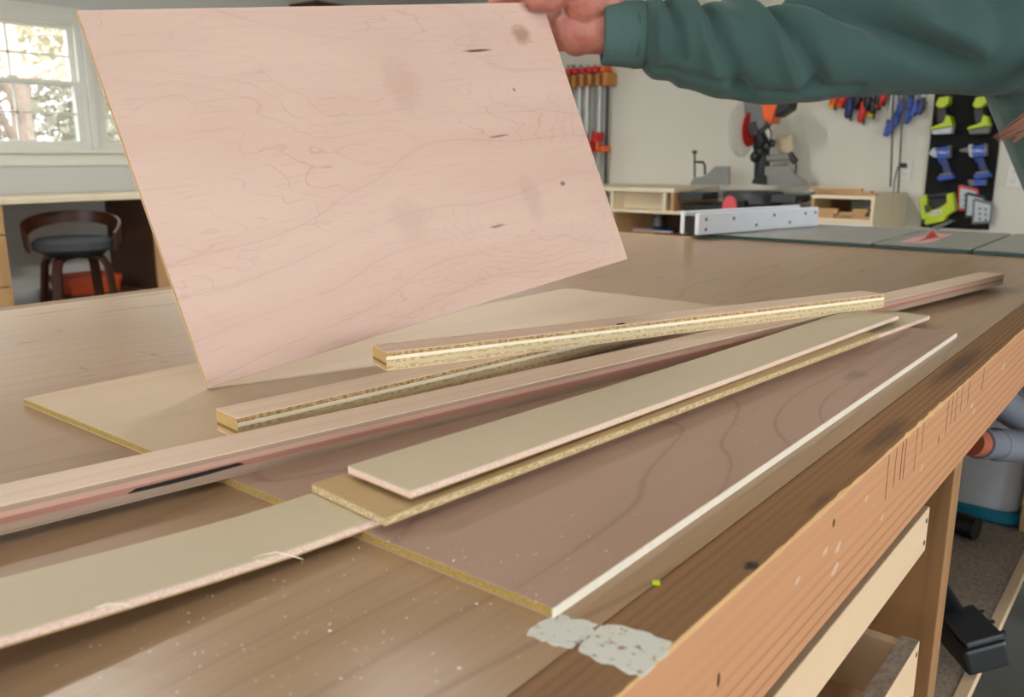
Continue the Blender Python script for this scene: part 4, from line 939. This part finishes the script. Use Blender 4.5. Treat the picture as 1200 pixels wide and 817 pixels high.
# hand: thumb in front of the board, fingers behind it
hd = MB()
hd.capsule(D(735, 40, 1.175), D(704, 36, 1.175), .026, .028)                       # wrist
hd.capsule(D(712, 3, 1.165), D(688, -2, 1.158), .026, .034)                          # ball of the thumb
hd.capsule(D(682, -6, 1.155), D(662, -10, 1.146), .026, .018)
hd.capsule(D(660, -8, 1.142), D(645, -4, 1.137), .0175, .0180)
hd.capsule(D(645, -3, 1.136), D(629, -2, 1.1375), .0190, .0165)                      # thumb tip
hd.capsule(D(704, 40, 1.182), D(676, 36, 1.19), .027, .032)                          # heel of the palm
hd.capsule(D(676, 20, 1.19), D(664, 22, 1.196), .026, .022)
hd.capsule(D(676, 46, 1.192), D(655, 40, 1.202), .0235, .016)
for i, (y0_, l_) in enumerate(((-8, 1.0), (10, 1.1), (27, 1.02), (42, .82))):            # four fingers curled behind the board
    k0 = D(656, y0_ + 10, 1.204); a_ = D(656 - 36 * l_, y0_ + 3, 1.212); b_ = D(656 - 60 * l_, y0_ + 6, 1.206); c_ = D(656 - 78 * l_, y0_ + 10, 1.198)
    hd.capsule(k0, a_, .0105, .0095); hd.capsule(a_, b_, .0095, .0085); hd.capsule(b_, c_, .0085, .0075)
hand = organic(hd, .0022, 5)
# rest of the body, hidden under the clothes
nk = Vector((-.145, 1.43, 1.385)); pv = Vector((.10, 1.72, .95)); ch = Vector((-.075, 1.48, 1.20)); s2 = Vector((.0, 1.58, 1.33))
hd_c = Vector((-.215, 1.405, 1.575)); el = D(925, 62, 1.16); e2 = Vector((.10, 1.74, 1.10)); w2 = Vector((.02, 1.66, .90))
bd = MB()
bd.capsule(pv, ch, .10, .085).capsule(ch, nk - Vector((0, 0, .06)), .085, .06).capsule(nk - Vector((0, 0, .05)), hd_c - Vector((0, 0, .05)), .05, .05)
bd.capsule(nk - Vector((0, 0, .06)), sh, .06, .055).capsule(sh, el, .045, .036).capsule(el, D(735, 40, 1.172), .036, .026)
bd.capsule(nk - Vector((0, 0, .06)), s2, .06, .055).capsule(s2, e2, .045, .036).capsule(e2, w2, .035, .024)
bd.sphere(hd_c, (.082, .072, .108), 20, 14).sphere(hd_c + Vector((-.045, -.01, -.06)), (.035, .045, .045))
fdir = Vector((-.85, -.35, -.35)).normalized(); fr_ = fdir.cross(Vector((0, 0, 1))).normalized(); fu = fr_.cross(fdir)
bd.capsule(hd_c + fdir * .078 + fu * .005, hd_c + fdir * .096 - fu * .022, .008, .013)
for s_ in (-1, 1): bd.sphere(hd_c + fr_ * .076 * s_ - fu * .005, (.014, .016, .028))
for i in range(5): bd.capsule(w2 + Vector((0, .012 * (i - 2), -.03)), w2 + Vector((-.02, .016 * (i - 2), -.10 + (.03 if i in (0, 4) else 0))), .009, .007)
bd.capsule(w2, w2 + Vector((-.005, 0, -.05)), .024, .026)
FT = (Vector((.20, 1.66, .05)), Vector((.22, 1.94, .05)))
for f_, hp in zip(FT, (pv + Vector((-.02, -.08, -.02)), pv + Vector((.03, .08, -.02)))):
    kn = (f_ + hp) / 2 + Vector((-.02, -.01, .02)); bd.capsule(hp, kn, .085, .055); bd.capsule(kn, f_ + Vector((0, 0, .03)), .055, .04)
body = organic(bd, .009, 4)
tmp = bpy.data.meshes.new('tmp'); hand.bm.to_mesh(tmp); hand.bm.free(); body.bm.from_mesh(tmp); bpy.data.meshes.remove(tmp)
bo = body.build('body', 'skin', PE, smooth='all')
for s_ in (-1, 1): MB().sphere(hd_c + fdir * .070 + fr_ * .03 * s_ + fu * .012, .011).build('eye', 'eye', PE, smooth='all')
bm_ = MB().capsule(hd_c + fdir * .082 - fu * .048 - fr_ * .02, hd_c + fdir * .082 - fu * .048 + fr_ * .02, .006, .006).build('mouth', 'soft_red', PE, smooth='all')
th = D(628, -17, 1.128); nl = MB().sphere(th, (.006, .007, .0035)).build('thumb_nail', 'nail', PE, smooth='all')
# sweatshirt: sleeve with drawn folds, torso, far sleeve, joined into one surface
stn = [(742, 41, 39, 1.172), (756, 42, 43, 1.172), (770, 43, 49, 1.17), (785, 46, 47, 1.17), (800, 51, 51, 1.17), (850, 60, 54, 1.165), (900, 63, 58, 1.16), (950, 57, 61, 1.155), (1000, 49, 63, 1.15), (1060, 42, 67, 1.14), (1120, 34, 74, 1.13), (1165, 30, 80, 1.12), (1215, 20, 80, 1.115)]
def interp(x):
    for a_, b_ in zip(stn, stn[1:]):
        if a_[0] <= x <= b_[0]:
            t_ = (x - a_[0]) / (b_[0] - a_[0]); t_ = t_ * t_ * (3 - 2 * t_); return [a_[i] + (b_[i] - a_[i]) * t_ for i in range(4)]
    return stn[-1]
# creases: polyline in (x, angle), half width px, depth m; positive = groove
CR = [([(905, 95), (945, 50), (985, 12), (1040, -22), (1110, -52)], 15, .017), ([(925, 100), (962, 62), (1005, 25), (1060, -8), (1120, -36)], 14, -.009),
      ([(868, 100), (890, 55), (908, 15), (930, -25), (950, -60)], 12, .011), ([(848, 100), (868, 60), (888, 20), (905, -20), (925, -60)], 10, -.007),
      ([(812, 90), (822, 40), (832, 0), (850, -40), (872, -80)], 10, .009), ([(800, 80), (808, 30), (816, -10), (830, -50)], 8, -.006),
      ([(772, 100), (776, 40), (786, 0), (792, -40)], 6, .009), ([(766, 100), (764, 40), (764, 0), (768, -40)], 6, -.006), ([(752, 180), (752, 0), (752, -180)], 5, .006),
      ([(1050, 100), (1080, 60), (1100, 30), (1130, 5)], 14, .006), ([(860, -70), (930, -66), (1000, -72)], 8, .006), ([(742, -75), (800, -62), (850, -60)], 6, .005)]
def fold(x, th_):
    d_ = 0
    for pl, wd, dp in CR:
        best = 1e9
        for (xa, ta), (xb, tb) in zip(pl, pl[1:]):
            ax, ay, bx2, by2 = xa, ta * 1.05, xb, tb * 1.05; vx, vy = bx2 - ax, by2 - ay; L2 = vx * vx + vy * vy
            t_ = max(0, min(1, ((x - ax) * vx + (th_ * 1.05 - ay) * vy) / L2)); dx_, dy_ = x - ax - vx * t_, th_ * 1.05 - ay - vy * t_
            best = min(best, dx_ * dx_ + dy_ * dy_)
        d_ -= 1.55 * dp * math.exp(-best / (2 * (wd * .62) ** 2))
    return d_
sl = MB(); rings = []; nx, nth = 150, 84
for i in range(nx + 1):
    x = 742 + (1215 - 742) * i / nx; _, cy2, r_, k_ = interp(x); ctr = D(x, cy2, k_); rr = r_ * k_ / 1000; ring = []
    for j in range(nth):
        a_ = 2 * math.pi * j / nth; deg = math.degrees(a_); deg = deg - 360 if deg > 180 else deg
        q_ = rr + fold(x, deg) + .0012 * noise.noise(Vector((x * .03, math.cos(a_) * 2, math.sin(a_) * 2)))
        ring.append(sl.bm.verts.new(ctr - FW * math.cos(a_) * q_ * .92 + UP * math.sin(a_) * q_))
    rings.append(ring)
for a_, b_ in zip(rings, rings[1:]):
    for j in range(nth): sl._f([a_[j], a_[(j + 1) % nth], b_[(j + 1) % nth], b_[j]])
sl._f(rings[0][::-1]); sl._f(rings[-1])
sl.capsule(sh + Vector((.02, .02, .0)), nk + Vector((.02, .02, -.055)), .078, .085, 24)
sl.capsule(nk + Vector((.02, .02, -.06)), s2, .085, .075, 24).capsule(s2, e2, .072, .06, 20).capsule(e2, w2 + Vector((0, 0, .03)), .058, .042, 20)
sl.capsule(D(1290, 60, 1.16), D(1345, 190, 1.2), .145, .150, 32)
sl.capsule(ch + Vector((.03, .03, .02)), pv + Vector((.01, .01, .06)), .14, .15, 32)
sl.capsule(D(1345, 190, 1.2), pv + Vector((.01, .01, .03)), .150, .155, 32)
bmesh.ops.recalc_face_normals(sl.bm, faces=sl.bm.faces[:])
swo = organic(sl, .0036, 3, .5).build('sweatshirt', 'sweatshirt', PE, smooth='all')
cf = MB(); rings = []
for x, r_, dy in ((753, 38, 0), (748, 38.5, 0), (735, 37.5, 0), (718, 36.5, 0), (708, 36.5, 0), (705.5, 35, 0), (705.5, 32, 0), (712, 31, 0), (740, 31, 0)):
    ctr = D(x, 41 - (753 - x) * .045, 1.172); rings.append([cf.bm.verts.new(ctr - FW * math.cos(6.2832 * j / 64) * r_ * 1.172e-3 * .92 + UP * math.sin(6.2832 * j / 64) * r_ * 1.172e-3) for j in range(64)])
for a_, b_ in zip(rings, rings[1:]):
    for j in range(64): cf._f([a_[j], a_[(j + 1) % 64], b_[(j + 1) % 64], b_[j]])
cf.build('cuff', 'cuff_rib', swo, smooth='all')
jn = MB()
for f_, hp in zip(FT, (pv + Vector((-.02, -.08, -.02)), pv + Vector((.03, .08, -.02)))):
    kn = (f_ + hp) / 2 + Vector((-.02, -.01, .02)); jn.capsule(hp, kn, .108, .078, 20); jn.tube([kn, f_ + Vector((0, 0, .04))], [.078, .066], 20)
jn.capsule(pv + Vector((0, 0, .02)), pv - Vector((0, 0, .03)), .13, .13, 20)
organic(jn, .009, 4).build('jeans', 'denim', PE, smooth='all')
for f_ in FT:
    MB().sphere(f_ + Vector((-.05, -.01, -.012)), (.13, .048, .037), 18, 10).build('shoe', 'shoe', PE, smooth='all')
# hair: cap and long strands falling in front of the shoulder
hr = MB(); hr.sphere(hd_c + Vector((.022, .015, .018)), (.088, .084, .108), 20, 12)
hc_ = hd_c
tips_ = [(1166, 163), (1176, 160), (1182, 166), (1192, 156), (1206, 168), (1222, 170)]
for i in range(70):
    tx_, ty_ = tips_[i % 6]; j = rnd.uniform(-9, 9)
    st = hc_ + Vector((rnd.uniform(-.01, .05), -.075 + rnd.uniform(-.01, .01), rnd.uniform(-.05, .03)))
    m1 = D(1245 + rnd.uniform(-18, 18), 20 + j * 2, 1.05); m2 = D(1232 + rnd.uniform(-14, 14), 105 + j, 1.035); m3 = D(1212 + (tx_ - 1200) * .3 + j * .5, 140 + j, 1.03); tip = D(tx_ + j * .5, ty_ + j * .4, 1.032)
    P_ = [st, st + Vector((-.01, -.03, -.08)), m1, m2, m3, tip]; out = []
    for s_ in range(26):
        t_ = s_ / 25 * 5; k_ = min(int(t_), 4); u_ = t_ - k_; a_, b_, c_, d_ = P_[max(k_ - 1, 0)], P_[k_], P_[k_ + 1], P_[min(k_ + 2, 5)]
        out.append(.5 * ((2 * b_) + (c_ - a_) * u_ + (2 * a_ - 5 * b_ + 4 * c_ - d_) * u_ * u_ + (3 * b_ - a_ - 3 * c_ + d_) * u_ ** 3))
    hr.tube(out, [.0028 * (1 - .93 * (s_ / 25) ** 2.2) for s_ in range(26)], 6)
ho = hr.build('hair', 'hair', PE, smooth='all')
bpy.context.view_layer.update()
